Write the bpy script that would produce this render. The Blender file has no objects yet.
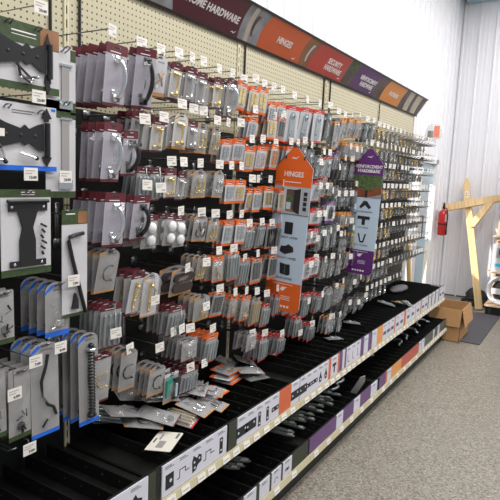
import bpy, math, random
from mathutils import Vector, Matrix, Euler
random.seed(7)
sc = bpy.context.scene
C = sc.collection

# ------------------------------------------------------------------ camera
yaw, pitch, roll = 0.547653, 0.133210, 0.043232
cy, sy = math.cos(yaw), math.sin(yaw)
F = Vector((-sy*math.cos(pitch), cy*math.cos(pitch), -math.sin(pitch)))
R0 = Vector((cy, sy, 0)); U0 = R0.cross(F)
RR = R0*math.cos(roll) + U0*math.sin(roll)
UU = U0*math.cos(roll) - R0*math.sin(roll)
cam = bpy.data.cameras.new('camera'); cam_o = bpy.data.objects.new('camera', cam); C.objects.link(cam_o)
M = Matrix((RR, UU, -F)).transposed().to_4x4(); M.translation = Vector((0, 0, 1.72))
cam_o.matrix_world = M
cam.sensor_width = 36; cam.lens = 550.08/500*36; cam.clip_start = .05
sc.camera = cam_o

# ------------------------------------------------------------------ world, sun, ceiling lights, exposure
w = bpy.data.worlds.new('world'); sc.world = w; w.use_nodes = True
bg = w.node_tree.nodes['Background']; bg.inputs[0].default_value = (.86, .93, 1.0, 1); bg.inputs[1].default_value = 0.36
def lamp(name, kind, loc, energy, col, rot=(0,0,0), size=None):
    l = bpy.data.lights.new(name, kind); l.energy = energy; l.color = col
    if kind == 'AREA': l.shape = 'RECTANGLE'; l.size, l.size_y = size
    if kind == 'SUN': l.angle = math.radians(1.2)
    o = bpy.data.objects.new(name, l); o.location = loc; o.rotation_euler = rot; C.objects.link(o); return o
s = lamp('sun', 'SUN', (-8, 0, 8), 7, (1, .95, .88))
s.rotation_euler = Vector((.80, 1.0, -.62)).to_track_quat('-Z', 'Y').to_euler()
lamp('ceiling_lamp_row', 'AREA', (-.25, 4.2, 4.42), 230, (1, .98, .95), size=(.5, 10))
lamp('ceiling_lamp_row', 'AREA', (2.4, 4.0, 4.42), 230, (1, .98, .95), size=(.5, 10))
sc.view_settings.view_transform = 'Standard'; sc.view_settings.look = 'None'
sc.view_settings.gamma = 1; sc.view_settings.use_curve_mapping = False
sc.view_settings.exposure = 0.0

# ------------------------------------------------------------------ materials
MT = {}
def mat(name, col, rough=.6, metal=0, alpha=1, spec=.5, emit=None, bump=None, vary=None, coat=0):
    if name in MT: return MT[name]
    m = bpy.data.materials.new(name); m.use_nodes = True; nt = m.node_tree; b = nt.nodes['Principled BSDF']
    b.inputs['Base Color'].default_value = (*col, 1); b.inputs['Roughness'].default_value = rough
    b.inputs['Metallic'].default_value = metal; b.inputs['Alpha'].default_value = alpha
    b.inputs['Specular IOR Level'].default_value = spec
    b.inputs['Coat Weight'].default_value = coat
    tc = nt.nodes.new('ShaderNodeTexCoord')
    if vary:
        n = nt.nodes.new('ShaderNodeTexNoise'); n.inputs['Scale'].default_value = vary[0]; n.inputs['Detail'].default_value = 4
        r = nt.nodes.new('ShaderNodeValToRGB'); a = vary[1]
        r.color_ramp.elements[0].position = .3; r.color_ramp.elements[1].position = .7
        r.color_ramp.elements[0].color = (*[c*(1-a) for c in col], 1); r.color_ramp.elements[1].color = (*[min(1, c*(1+a)) for c in col], 1)
        nt.links.new(tc.outputs['Object'], n.inputs['Vector']); nt.links.new(n.outputs['Fac'], r.inputs[0]); nt.links.new(r.outputs[0], b.inputs['Base Color'])
    if bump:
        n = nt.nodes.new('ShaderNodeTexNoise'); n.inputs['Scale'].default_value = bump[0]
        bu = nt.nodes.new('ShaderNodeBump'); bu.inputs['Strength'].default_value = bump[1]; bu.inputs['Distance'].default_value = bump[2]
        nt.links.new(tc.outputs['Object'], n.inputs['Vector']); nt.links.new(n.outputs['Fac'], bu.inputs['Height']); nt.links.new(bu.outputs[0], b.inputs['Normal'])
    if emit: b.inputs['Emission Color'].default_value = (*emit[:3], 1); b.inputs['Emission Strength'].default_value = emit[3]
    MT[name] = m; return m
def sr(*c): return tuple(((x/255)/12.92 if x/255 <= .04045 else ((x/255+.055)/1.055)**2.4) for x in c)

mat('wall_metal', sr(237, 237, 242), .45)
mat('beige', sr(222, 214, 184), .5); mat('cream', sr(196, 187, 156), .45)
mat('black', sr(20, 22, 20), .5); mat('shelf_black', sr(15, 18, 15), .5, vary=(40, .4)); mat('olive', sr(54, 60, 46), .6)
mat('icon', sr(34, 34, 38), .6); mat('ink', sr(110, 108, 112), .7)
mat('maroon', sr(96, 34, 44), .45); mat('orange', sr(232, 104, 36), .45); mat('red', sr(205, 48, 38), .45)
mat('amber', sr(228, 150, 50), .45); mat('yellow', sr(225, 180, 50), .45); mat('purple', sr(96, 42, 116), .45)
mat('green', sr(56, 74, 40), .5, vary=(60, .25)); mat('blue', sr(30, 104, 214), .45); mat('teal', sr(30, 140, 120), .5); mat('tan', sr(192, 142, 86), .5)
mat('card_lilac', sr(176, 170, 185), .5); mat('card_white', sr(202, 201, 205), .5); mat('card_grey', sr(154, 151, 151), .5); mat('card_dim', sr(96, 94, 90), .5); mat('paper', sr(226, 222, 210), .6)
mat('chrome', (.78, .8, .82), .22, 1); mat('brass', (.86, .66, .26), .25, 1); mat('bronze', (.35, .22, .12), .35, 1)
mat('zinc', (.42, .47, .5), .38, .8); mat('tinted', (.62, .52, .36), .35, .8); mat('dark_metal', (.03, .03, .033), .35, .4); mat('wire', (.27, .27, .28), .3, .85)
mat('white_plastic', sr(236, 236, 238), .3); mat('brown_felt', sr(62, 50, 48), .9)
mat('clear', (.7, .72, .74), .10, 0, .14, .9); mat('bag', (.6, .62, .63), .09, 0, .2, 1.0)
mat('tag', sr(232, 228, 222), .5); mat('tag_ink', sr(176, 168, 166), .6)
mat('sign_blue', sr(196, 214, 232), .45); mat('sign_frame', sr(44, 40, 40), .45)
mat('sign_maroon', sr(88, 34, 44), .45); mat('sign_orange', sr(214, 98, 48), .45); mat('sign_red', sr(196, 66, 54), .45); mat('sign_purple', sr(92, 50, 112), .45); mat('sign_amber', sr(232, 148, 62), .45)
mat('photo_grey', sr(150, 152, 158), .5, vary=(9, .35)); mat('photo_wood', sr(150, 104, 70), .5, vary=(6, .3)); mat('photo_dark', sr(92, 78, 74), .5, vary=(8, .4)); mat('photo_pale', sr(196, 186, 172), .5, vary=(10, .2)); mat('photo_leaf', sr(80, 100, 58), .6, vary=(60, .6))
mat('photo_room', sr(176, 186, 196), .5); mat('photo_brown', sr(132, 74, 46), .5, vary=(20, .3))
mat('strip_white', sr(218, 218, 230), .4); mat('strip_orange', sr(214, 104, 62), .4); mat('strip_purple', sr(104, 70, 122), .4); mat('strip_amber', sr(230, 160, 90), .4); mat('strip_grey', sr(88, 92, 88), .4); mat('strip_red', sr(190, 88, 72), .4)
mat('lettering', sr(238, 234, 234), .5)
mat('cardboard', sr(186, 142, 96), .8, vary=(20, .06)); mat('ext_red', sr(206, 40, 40), .3, coat=.3)
mat('mat_grey', sr(80, 78, 84), .95, bump=(400, .4, .003)); mat('glass', (.80, .90, .95), .05, 0, .18, .6); mat('glass_blue', (.45, .60, .68), .1, 0, .75, .6)
mat('teal_trim', sr(150, 178, 188), .5); mat('peach', sr(226, 196, 164), .6)
mat('strap_wrap', (.20, .235, .21), .16, .3, .85, .9); mat('grey_paper', sr(98, 93, 98), .6)

# pine boards: stretched grain
def wood_mat():
    m = mat('pine', sr(226, 192, 140), .6); nt = m.node_tree; b = nt.nodes['Principled BSDF']; tc = nt.nodes['Texture Coordinate']
    mp = nt.nodes.new('ShaderNodeMapping'); mp.inputs['Scale'].default_value = (30, 30, 1.6)
    n = nt.nodes.new('ShaderNodeTexNoise'); n.inputs['Scale'].default_value = 1.5; r = nt.nodes.new('ShaderNodeValToRGB')
    r.color_ramp.elements[0].position = .35; r.color_ramp.elements[0].color = (*sr(218, 182, 126), 1); r.color_ramp.elements[1].position = .65; r.color_ramp.elements[1].color = (*sr(234, 206, 158), 1)
    nt.links.new(tc.outputs['Object'], mp.inputs[0]); nt.links.new(mp.outputs[0], n.inputs['Vector']); nt.links.new(n.outputs['Fac'], r.inputs[0]); nt.links.new(r.outputs[0], b.inputs['Base Color'])
wood_mat()
# floor: speckled grey flake coating
def floor_mat():
    m = mat('flake_floor', sr(160, 156, 146), .38); nt = m.node_tree; b = nt.nodes['Principled BSDF']; tc = nt.nodes['Texture Coordinate']
    v = nt.nodes.new('ShaderNodeTexVoronoi'); v.inputs['Scale'].default_value = 110
    h = nt.nodes.new('ShaderNodeSeparateColor'); r = nt.nodes.new('ShaderNodeValToRGB'); r.color_ramp.interpolation = 'LINEAR'
    e = r.color_ramp.elements; e[0].position = 0; e[0].color = (*sr(92, 88, 80), 1); e[1].position = 1; e[1].color = (*sr(172, 165, 153), 1)
    k = e.new(.3); k.color = (*sr(128, 122, 112), 1); k = e.new(.75); k.color = (*sr(145, 139, 128), 1)
    nt.links.new(tc.outputs['Object'], v.inputs['Vector']); nt.links.new(v.outputs['Color'], h.inputs[0]); nt.links.new(h.outputs[0], r.inputs[0]); nt.links.new(r.outputs[0], b.inputs['Base Color'])
floor_mat()
# pegboard: one inch grid of dark holes
def peg_mat():
    m = mat('pegboard', sr(208, 200, 172), .5); nt = m.node_tree; b = nt.nodes['Principled BSDF']; tc = nt.nodes['Texture Coordinate']
    sp = nt.nodes.new('ShaderNodeSeparateXYZ'); nt.links.new(tc.outputs['Object'], sp.inputs[0])
    def mth(op, a, bb=None):
        n = nt.nodes.new('ShaderNodeMath'); n.operation = op
        for i, x in enumerate((a, bb)):
            if x is None: continue
            if isinstance(x, (int, float)): n.inputs[i].default_value = x
            else: nt.links.new(x, n.inputs[i])
        return n.outputs[0]
    q = [mth('POWER', mth('SUBTRACT', mth('FRACT', mth('DIVIDE', sp.outputs[i], .0254)), .5), 2) for i in (1, 2)]
    d = mth('LESS_THAN', mth('ADD', q[0], q[1]), .026)
    mx = nt.nodes.new('ShaderNodeMix'); mx.data_type = 'RGBA'; nt.links.new(d, mx.inputs[0])
    mx.inputs[6].default_value = (*sr(197, 189, 161), 1); mx.inputs[7].default_value = (*sr(64, 54, 40), 1)
    nt.links.new(mx.outputs[2], b.inputs['Base Color'])
peg_mat()

# ------------------------------------------------------------------ mesh helpers
class MB:
    def __init__(s): s.v = []; s.f = []; s.m = []; s.mats = []
    def mi(s, m):
        m = MT[m] if isinstance(m, str) else m
        if m not in s.mats: s.mats.append(m)
        return s.mats.index(m)
    def add(s, vs, fs, m):
        o = len(s.v); s.v += [tuple(v) for v in vs]; k = s.mi(m)
        for f in fs: s.f.append([i+o for i in f]); s.m.append(k)
    def box(s, x0, x1, y0, y1, z0, z1, m, T=None):
        vs = [Vector((x, y, z)) for z in (z0, z1) for y in (y0, y1) for x in (x0, x1)]
        if T: vs = [T @ v for v in vs]
        s.add(vs, [(0,2,3,1), (4,5,7,6), (0,1,5,4), (2,6,7,3), (0,4,6,2), (1,3,7,5)], m)
    def prism(s, poly, a0, a1, m, axis='x', T=None):
        # poly: counter-clockwise points; axis x -> (y,z), y -> (x,z), z -> (x,y)
        def P(p, a): return Vector((a, p[0], p[1])) if axis == 'x' else Vector((p[0], a, p[1])) if axis == 'y' else Vector((p[0], p[1], a))
        n = len(poly); vs = [P(p, a0) for p in poly] + [P(p, a1) for p in poly]
        if T: vs = [T @ v for v in vs]
        fl = axis == 'y'
        fs = [tuple(reversed(range(n))), tuple(range(n, 2*n))] + [(i, (i+1) % n, n+(i+1) % n, n+i) for i in range(n)]
        if fl: fs = [tuple(reversed(f)) for f in fs]
        s.add(vs, fs, m)
    def tube(s, pts, r, m, n=6, closed=False, r2=None):
        pts = [Vector(p) for p in pts]; rings = []
        N = len(pts); up = Vector((.12, .31, .94))
        for i, p in enumerate(pts):
            if closed: d = pts[(i+1) % N]-pts[i-1]
            else: d = pts[min(i+1, N-1)]-pts[max(i-1, 0)]
            d.normalize(); a = d.cross(up)
            if a.length < .1: a = d.cross(Vector((1, 0, 0)))
            a.normalize(); b = d.cross(a)
            rr = r if r2 is None else r+(r2-r)*i/(N-1)
            rings.append([p+(a*math.cos(t)+b*math.sin(t))*rr for t in [2*math.pi*k/n for k in range(n)]])
        vs = [v for q in rings for v in q]; fs = []
        for i in range(N if closed else N-1):
            j = (i+1) % N
            fs += [(i*n+k, i*n+(k+1) % n, j*n+(k+1) % n, j*n+k) for k in range(n)]
        if not closed: fs += [tuple(reversed(range(n))), tuple((N-1)*n+k for k in range(n))]
        s.add(vs, fs, m)
    def lathe(s, prof, c, m, n=16, axis='z'):
        vs = []
        for (r, h) in prof:
            for k in range(n):
                t = 2*math.pi*k/n; a, b = r*math.cos(t), r*math.sin(t)
                vs.append(Vector(c)+(Vector((a, b, h)) if axis == 'z' else Vector((h, a, b)) if axis == 'x' else Vector((b, h, a))))
        fs = [(i*n+k, i*n+(k+1) % n, (i+1)*n+(k+1) % n, (i+1)*n+k) for i in range(len(prof)-1) for k in range(n)]
        fs += [tuple(reversed(range(n))), tuple((len(prof)-1)*n+k for k in range(n))]
        s.add(vs, fs, m)
    def sphere(s, c, r, m, n=12, sx=1):
        pr = [(max(.0005, r*math.sin(math.pi*i/8)), -r*math.cos(math.pi*i/8)*sx) for i in range(9)]
        s.lathe(pr, c, m, n, 'x')
    def mesh(s, name, smooth=False):
        me = bpy.data.meshes.new(name); me.from_pydata(s.v, [], s.f)
        for m in s.mats: me.materials.append(m)
        me.polygons.foreach_set('material_index', s.m)
        if smooth: me.polygons.foreach_set('use_smooth', [True]*len(s.f))
        me.update(); return me
    def build(s, name, parent=None, smooth=False):
        return obj(name, s.mesh(name, smooth), parent)
def obj(name, me, parent=None):
    o = bpy.data.objects.new(name, me); C.objects.link(o)
    if parent: o.parent = parent
    return o
def tag(o, label, cat, group=None, kind=None):
    if label: o['label'] = label
    if cat: o['category'] = cat
    if group: o['group'] = group
    if kind: o['kind'] = kind
    return o
def thing(name, label, cat, loc=(0,0,0), rot=(0,0,0), group=None):
    o = bpy.data.objects.new(name, None); C.objects.link(o); o.location = loc; o.rotation_euler = rot
    o.empty_display_size = .05
    return tag(o, label, cat, group)
def struct(mb, name, smooth=False):
    o = mb.build(name, None, smooth); o['kind'] = 'structure'; return o
def text_mesh(txt, size, m, ext=.0006, font_scale_x=1.0, bold=0.0):
    cu = bpy.data.curves.new('lettering', 'FONT'); cu.body = txt; cu.size = size; cu.align_x = 'CENTER'; cu.align_y = 'CENTER'; cu.extrude = ext; cu.offset = bold
    cu.resolution_u = 2
    t = bpy.data.objects.new('tmp', cu); C.objects.link(t)
    dg = bpy.context.evaluated_depsgraph_get(); me = bpy.data.meshes.new_from_object(t.evaluated_get(dg))
    bpy.data.objects.remove(t); me.materials.clear(); me.materials.append(MT[m])
    for v in me.vertices: v.co.x *= font_scale_x
    return me
ORD = ['first', 'second', 'third', 'fourth', 'fifth', 'sixth', 'seventh', 'eighth', 'ninth', 'tenth', 'eleventh', 'twelfth', 'thirteenth', 'fourteenth', 'fifteenth', 'sixteenth', 'seventeenth', 'eighteenth', 'nineteenth', 'twentieth', 'twenty-first', 'twenty-second', 'twenty-third', 'twenty-fourth', 'twenty-fifth', 'twenty-sixth']
Y0, BAY = .287, 1.22                     # near end of the run and bay length
YE = Y0 + 5*BAY
# ------------------------------------------------------------------ the room
b = MB(); b.box(-3.2, 5, -3, 9.1, -.1, 0, 'flake_floor'); struct(b, 'floor')
b = MB(); b.box(-3.2, 5, -3, 9.1, 4.62, 4.72, 'wall_metal'); struct(b, 'ceiling')
def ribbed(name, axis, a0, a1, z0, z1, base, sgn, th=.06):
    """ribbed sheet metal wall panel; ribs run vertically, stand out towards the room"""
    pts = []; p = .2286; a = a0
    prof = [(0, 0), (.028, 0), (.042, .018), (.056, .018), (.070, 0), (.105, 0), (.111, .003), (.121, .003), (.127, 0), (.160, 0), (.166, .003), (.176, .003), (.182, 0)]
    while a < a1:
        for (u, h) in prof:
            if a+u <= a1: pts.append((a+u, h))
        a += p
    pts.append((a1, 0))
    b = MB(); vs = []; n = len(pts)
    for z in (z0, z1):
        for (u, h) in pts: vs.append((base+sgn*h, u, z) if axis == 'x' else (u, base+sgn*h, z))
    for z in (z0, z1):
        for u in (pts[0][0], pts[-1][0]): vs.append((base-sgn*th, u, z) if axis == 'x' else (u, base-sgn*th, z))
    fs = [(i, i+1, n+i+1, n+i) for i in range(n-1)]
    fs += [(2*n, 2*n+1, 2*n+3, 2*n+2), (0, n, 2*n+2, 2*n), (n-1, 2*n-1, 2*n+3, 2*n+1)]
    b.add(vs, fs, 'wall_metal')
    return b
XL, YB = -1.915, 8.9
DY0, DY1, DZ = 6.62, 8.12, 2.06
segs = [(-3, DY0, 0, 4.62), (DY0, DY1, DZ, 4.62), (DY1, YB, 0, 4.62)]
wl = MB()
for (a, c, z0, z1) in segs:
    t = ribbed('w', 'x', a, c, z0, z1, XL, 1); o = len(wl.v); wl.v += t.v; wl.f += [[i+o for i in f] for f in t.f]; wl.m += t.m
wl.mats = [MT['wall_metal']]
struct(wl, 'wall_left')
wb = ribbed('w', 'y', XL, 5, 0, 4.62, YB, -1); struct(wb, 'wall_back')
b = MB(); b.box(XL, XL+.035, YB-.035, YB-.001, 0, 4.6, 'wall_metal'); b.box(XL+.034, XL+.0365, YB-.040, YB-.035, 0, 4.6, 'strip_grey'); struct(b, 'trim_1')
b = MB(); b.box(XL+.05, 5, YB-.012, YB-.001+.02, 0, .02, 'strip_grey'); struct(b, 'base_line_back')  # simple thin dark line along the foot of the back wall
b = MB()
pl = [(-1.86+.06*(1-math.cos(t)), 4.43-.06*math.sin(t)+.0) for t in [i*math.pi/8 for i in range(5)]]
b.prism(pl + [(5, 4.36), (5, 4.62), (-1.86, 4.62)], YB-.35, YB-.02, 'teal_trim', 'y'); struct(b, 'trim_2')
# glass door in the left wall: frame, two panes and mullion
b = MB(); x0, x1 = XL-.05, XL+.03
for (a, c) in ((DY0, DY0+.05), (7.16, 7.30), (DY1-.07, DY1)): b.box(x0, x1, a, c, 0, DZ, 'white_plastic')
b.box(x0, x1, DY0, DY1, DZ-.06, DZ, 'white_plastic'); b.box(x0, x1, DY0, DY1, 0, .08, 'white_plastic')
d = struct(b, 'door_1')
for nm, (a, c, z0, z1), m in (('pane', (DY0+.05, 7.16, .08, DZ-.06), 'glass'), ('pane', (7.30, DY1-.07, .95, 1.72), 'glass'), ('pane', (7.30, DY1-.07, 1.72, DZ-.06), 'glass_blue'), ('pane', (7.30, DY1-.07, .08, .95), 'glass_blue')):
    b = MB(); b.box(XL-.02, XL-.012, a, c, z0, z1, m); b.build(nm, d)
b = MB(); b.tube([(XL+.03, 7.4, 1.0), (XL+.06, 7.4, 1.0), (XL+.06, 7.4, 1.1), (XL+.06, 7.4, 1.3), (XL+.03, 7.4, 1.3)], .01, 'wire'); b.build('door_handle', d)

# ------------------------------------------------------------------ the shelving run
g = thing('shelving_run', 'long beige pegboard shelving run with black lower panels against the wall', 'shelving', (-1.8, Y0, 0))
def rel(o): o.parent = g; o.matrix_parent_inverse = Matrix.Translation((1.8, -Y0, 0)); return o
BX = -1.797
for k in range(5):
    a = Y0+k*BAY
    b = MB(); b.box(BX-.012, BX, a+.016, a+BAY-.016, 1.96, 2.62, 'pegboard'); rel(b.build('pegboard_panel'))
    b = MB(); b.box(BX-.012, BX, a+.016, a+BAY-.016, .12, 1.955, 'shelf_black'); rel(b.build('lower_panel'))
for k in range(6):
    a = Y0+k*BAY
    b = MB(); b.box(BX-.05, BX+.004, a-.014, a+.014, 0, 2.62, 'cream')
    b.box(BX+.0035, BX+.0048, a-.010, a-.003, 0.3, 2.6, 'beige'); b.box(BX+.0035, BX+.0048, a+.003, a+.010, .3, 2.6, 'beige')
    for i in range(44):
        z = .38+i*.0508
        for sgn in (-1, 1): b.box(BX+.0035, BX+.0056, a-.002+sgn*.0, a+.002, z, z+.03, 'icon')
    rel(b.build('upright'))
b = MB(); b.box(BX, -1.25, Y0, YE, .10, .13, 'shelf_black'); rel(b.build('base_deck'))
b = MB(); b.box(-1.27, -1.25, Y0, YE, 0, .11, 'black'); rel(b.build('kick_plate'))
b = MB(); b.box(BX-.05, -1.25, YE-.0, YE+.008, 0, .13, 'black'); rel(b.build('end_plate'))

# icons printed on the label strips; drawn in (y, z) on the plane x, facing the aisle
def icon(b, kind, x, y, z, s, T):
    def P(poly, m='icon'): b.prism([(y+p[0]*s, z+p[1]*s) for p in poly], x, x+.0008, m, 'x', T)
    def dot(u, v, r=.09): b.prism([(y+(u+r*math.cos(t))*s, z+(v+r*math.sin(t))*s) for t in [k*math.pi/4 for k in range(8)]], x+.0008, x+.0013, 'strip_white', 'x', T)
    if kind == 'plate': P([(-.4, -.5), (.4, -.5), (.4, .5), (-.4, .5)]); dot(.1, 0, .13)
    elif kind == 'plates':
        P([(-.8, -.4), (.8, -.4), (.8, .4), (-.8, .4)]); dot(-.5, 0, .1); dot(.45, .1, .1)
    elif kind == 'strap': P([(-.2, -.6), (.2, -.6), (.2, .6), (-.2, .6)]); dot(0, -.35); dot(0, .4)
    elif kind == 'corner': P([(-.5, -.5), (0, -.1), (.45, -.3), (.5, .15), (.1, .3), (-.05, .6), (-.4, .3)]); dot(-.2, 0); dot(.25, 0)
    elif kind == 'cluster': P([(-.5, -.6), (-.1, -.5), (.1, -.2), (.5, -.1), (.5, .35), (.2, .5), (0, .3), (-.4, .6), (-.55, .2)]); dot(-.3, .1); dot(.25, .2); dot(-.25, -.3)
    elif kind == 'zed':
        for q in ([(-.7, -.3), (-.4, -.3), (-.4, -.24), (-.7, -.24)], [(-.46, -.3), (-.4, -.3), (-.4, .3), (-.46, .3)], [(-.46, .24), (.2, .24), (.2, .3), (-.46, .3)], [(.14, -.06), (.2, -.06), (.2, .3), (.14, .3)], [(.14, -.06), (.6, -.06), (.6, 0), (.14, 0)]): P(q)
    elif kind == 'bar': P([(-.6, -.2), (.6, -.2), (.6, .2), (-.6, .2)]); dot(-.35, 0); dot(.35, 0)
    elif kind == 'tee': P([(-.45, .2), (.45, .2), (.45, .5), (-.45, .5)]); P([(-.14, -.5), (.14, -.5), (.14, .2), (-.14, .2)])
    elif kind == 'drop': P([(0, .6), (-.12, .3), (-.35, -.1), (-.2, -.5), (.2, -.5), (.35, -.1), (.12, .3)]); dot(0, -.2, .12)
    elif kind == 'jay':
        for i in range(5):
            t0, t1 = math.pi+i*math.pi/6, math.pi+(i+1)*math.pi/6
            P([(.3*math.cos(t0), .3*math.sin(t0)-.2), (.3*math.cos(t1), .3*math.sin(t1)-.2), (.24*math.cos(t1), .24*math.sin(t1)-.2), (.24*math.cos(t0), .24*math.sin(t0)-.2)])
        P([(-.3, -.2), (-.24, -.2), (-.24, .5), (-.3, .5)])
def captions(b, x, y, z, T, m='ink'):
    b.box(x, x+.0008, y-.028, y+.012, z, z+.0035, m, T); b.box(x, x+.0008, y-.028, y+.026, z-.007, z-.0045, m, T)
UP = [  # printed strip on the upper shelf: y0, y1, colour, icons
 (.32, 1.46, 'strip_white', ['plates', 'strap', 'plate', 'corner', 'bar', 'plate', 'cluster', 'plates', 'corner']), (1.463, 1.53, 'olive', []),
 (1.54, 1.985, 'strip_white', ['plate', 'zed', 'cluster', 'zed', 'strap']), (2.0, 2.065, 'olive', []),
 (2.075, 2.48, 'strip_white', ['plates', 'plates', 'strap', 'strap', 'bar']), (2.48, 2.62, 'strip_orange', []), (2.62, 2.72, 'strip_white', ['plates']),
 (2.73, 3.13, 'strip_white', ['plates', 'bar', 'bar', 'drop', 'drop']), (3.13, 3.17, 'strip_orange', []), (3.17, 3.28, 'strip_white', ['tee']), (3.28, 3.31, 'strip_orange', []), (3.31, 3.36, 'strip_purple', []),
 (3.36, 3.40, 'strip_white', []), (3.40, 3.43, 'strip_purple', []), (3.43, 3.70, 'strip_white', ['jay', 'jay', 'jay']), (3.70, 3.77, 'strip_purple', []), (3.77, 3.86, 'strip_white', []), (3.86, 3.93, 'strip_purple', []),
 (3.95, 4.06, 'strip_white', []), (4.06, 4.20, 'strip_amber', []), (4.20, 4.50, 'strip_white', ['bar', 'bar', 'bar']), (4.50, 4.53, 'strip_orange', []), (4.53, 4.78, 'strip_white', ['bar', 'bar']), (4.78, 4.84, 'strip_orange', []), (4.84, 5.15, 'strip_white', ['bar', 'bar']),
 (5.17, 5.34, 'strip_white', ['bar']), (5.34, 5.38, 'strip_orange', []), (5.38, 5.62, 'strip_white', ['bar', 'bar']), (5.62, 5.66, 'strip_grey', []), (5.66, 5.76, 'strip_white', []), (5.76, 5.80, 'strip_grey', []), (5.80, 5.92, 'strip_white', []), (5.92, 5.96, 'strip_grey', []), (5.96, 6.08, 'strip_white', []), (6.08, 6.12, 'strip_grey', []), (6.12, 6.37, 'strip_white', ['bar', 'bar'])]
LO = [(.32, 1.49, 'strip_grey', []), (1.52, 2.02, 'olive', []), (2.03, 2.14, 'strip_white', ['jay']), (2.14, 2.17, 'olive', []), (2.17, 2.27, 'strip_white', []), (2.27, 2.29, 'olive', []), (2.29, 2.39, 'strip_white', ['zed']), (2.39, 2.41, 'olive', []), (2.41, 2.51, 'strip_white', ['bar']), (2.51, 2.71, 'olive', []),
 (2.73, 3.12, 'strip_purple', []), (3.12, 3.23, 'strip_white', []), (3.23, 3.42, 'strip_purple', []), (3.42, 3.54, 'strip_white', []), (3.54, 3.76, 'strip_purple', []), (3.76, 3.90, 'strip_white', []), (3.95, 4.10, 'strip_purple', []), (4.10, 4.14, 'strip_orange', []), (4.14, 4.24, 'strip_white', []), (4.24, 4.52, 'strip_amber', []),
 (4.52, 5.08, 'strip_red', []), (5.08, 5.16, 'strip_white', []), (5.18, 5.28, 'strip_white', []), (5.28, 5.62, 'strip_grey', []), (5.62, 5.68, 'strip_white', []), (5.68, 5.82, 'strip_grey', []), (5.82, 5.90, 'strip_white', []), (5.90, 6.37, 'strip_grey', [])]
BAYN = ['leftmost bay', 'nearest full bay', 'second full bay', 'third full bay', 'farthest bay']
def shelf(k, upper):
    a = Y0+k*BAY; c = a+BAY
    xf = -1.29 if upper else -1.21; zr = .42 if upper else .115; z1 = zr+.04; zt = .60 if upper else .255; zd = .545 if upper else .19
    t = thing('display_shelf', '%s black steel shelf with cream price rail, %s' % ('upper' if upper else 'floor level', BAYN[k]), 'shelf', (-1.79, a+.6, zd), (0,0,0))
    I = Matrix.Translation((1.79, -a-.6, -zd))
    def put(b, n, par=None): o = b.build(n, par or t); 
    def at(b, n, par=None):
        o = b.build(n, t); o.matrix_parent_inverse = I; return o
    b = MB(); b.box(-1.79, xf-.012, a+.004, c-.004, zd-.02, zd, 'shelf_black')
    b.box(xf-.014, xf-.006, a+.002, c-.002, zr, zt, 'shelf_black')
    for e in (a+.002, c-.006): b.box(-1.79, xf-.01, e, e+.004, zd-.05, zd+.01, 'shelf_black')
    at(b, 'deck')
    b = MB(); b.prism([(xf-.006, zr), (xf+.006, zr), (xf+.012, zr+.006), (xf+.004, z1), (xf-.006, z1)], a+.002, c-.002, 'cream', 'y')
    at(b, 'price_rail')
    b = MB()
    segs = UP if upper else LO
    for (y0, y1, m, ic) in segs:
        if y0 < a-.01 or y0 >= c-.005: continue
        y1 = min(y1, c-.004)
        b.box(xf-.006, xf-.001, y0, y1, z1+.004, zt-.004, m)
        n = len(ic); h = zt-z1
        for i, kd in enumerate(ic):
            yy = y0+(i+.5)*(y1-y0)/n; icon(b, kd, xf-.001, yy, z1+h*.42, min(.062, .8*(y1-y0)/n) if upper else .035, None)
            captions(b, xf-.001, yy, z1+h*.87, None)
        if m == 'strip_white' and not ic and y1-y0 > .07:
            captions(b, xf-.001, (y0+y1)/2, z1+h*.8, None)
    at(b, 'label_strip')
    n = 12
    tk = None
    for i in range(n):
        if upper or (i % 2 == 0) or k > 3:
            y = a+.05+(i+random.uniform(-.12, .12))*(BAY-.08)/n
            if tk is None:
                b = MB(); b.prism([(.0127, .008), (.0142, .008), (.0072, .036), (.0057, .036)], 0, .055, 'tag', 'y')
                b.box(.0115, .0125, .008, .046, .020, .022, 'ink', Matrix.Translation((0, 0, 0)))
                tk = b.mesh('price_ticket')
            o = obj('price_ticket', tk, t); o.location = (xf+1.79, y-(a+.6), zr-zd)
    return t
for k in range(5): shelf(k, True); shelf(k, False)
# dividers: thin perforated black plates standing on the shelves, one mesh per shelf level
def div_mesh(x0, x1, h):
    b = MB(); b.box(x0, x1, -.0015, .0015, 0, h, 'shelf_black')
    b.tube([(x0, 0, h), (x1, 0, h)], .0022, 'shelf_black', 5)
    n = int((x1-x0)/.09)
    for i in range(n):
        for r in (.55,):
            x = x0+.05+i*.09; z = h*r
            b.prism([(x+.003*math.cos(t), z+.003*math.sin(t)) for t in [q*math.pi/3 for q in range(6)]], -.0022, .0022, 'strip_grey', 'y')
    return b.mesh('shelf_divider')
dm = {True: div_mesh(-1.785, -1.31, .055), False: div_mesh(-1.785, -1.23, .06)}
for upper in (True, False):
    for k in range(5):
        for i in range(11):
            y = Y0+k*BAY+.11+i*.1
            if y < .9: continue
            o = obj('shelf_divider', dm[upper]); o.location = (0, y, (.5455 if upper else .1905))
            n = i+1 if k else i-5
            tag(o, 'black perforated divider, %s from near end, %s shelf of %s' % (ORD[max(0, n-1)], 'upper' if upper else 'floor', BAYN[k]), 'divider', 'dividers on the %s shelves' % ('upper' if upper else 'floor'))

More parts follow.
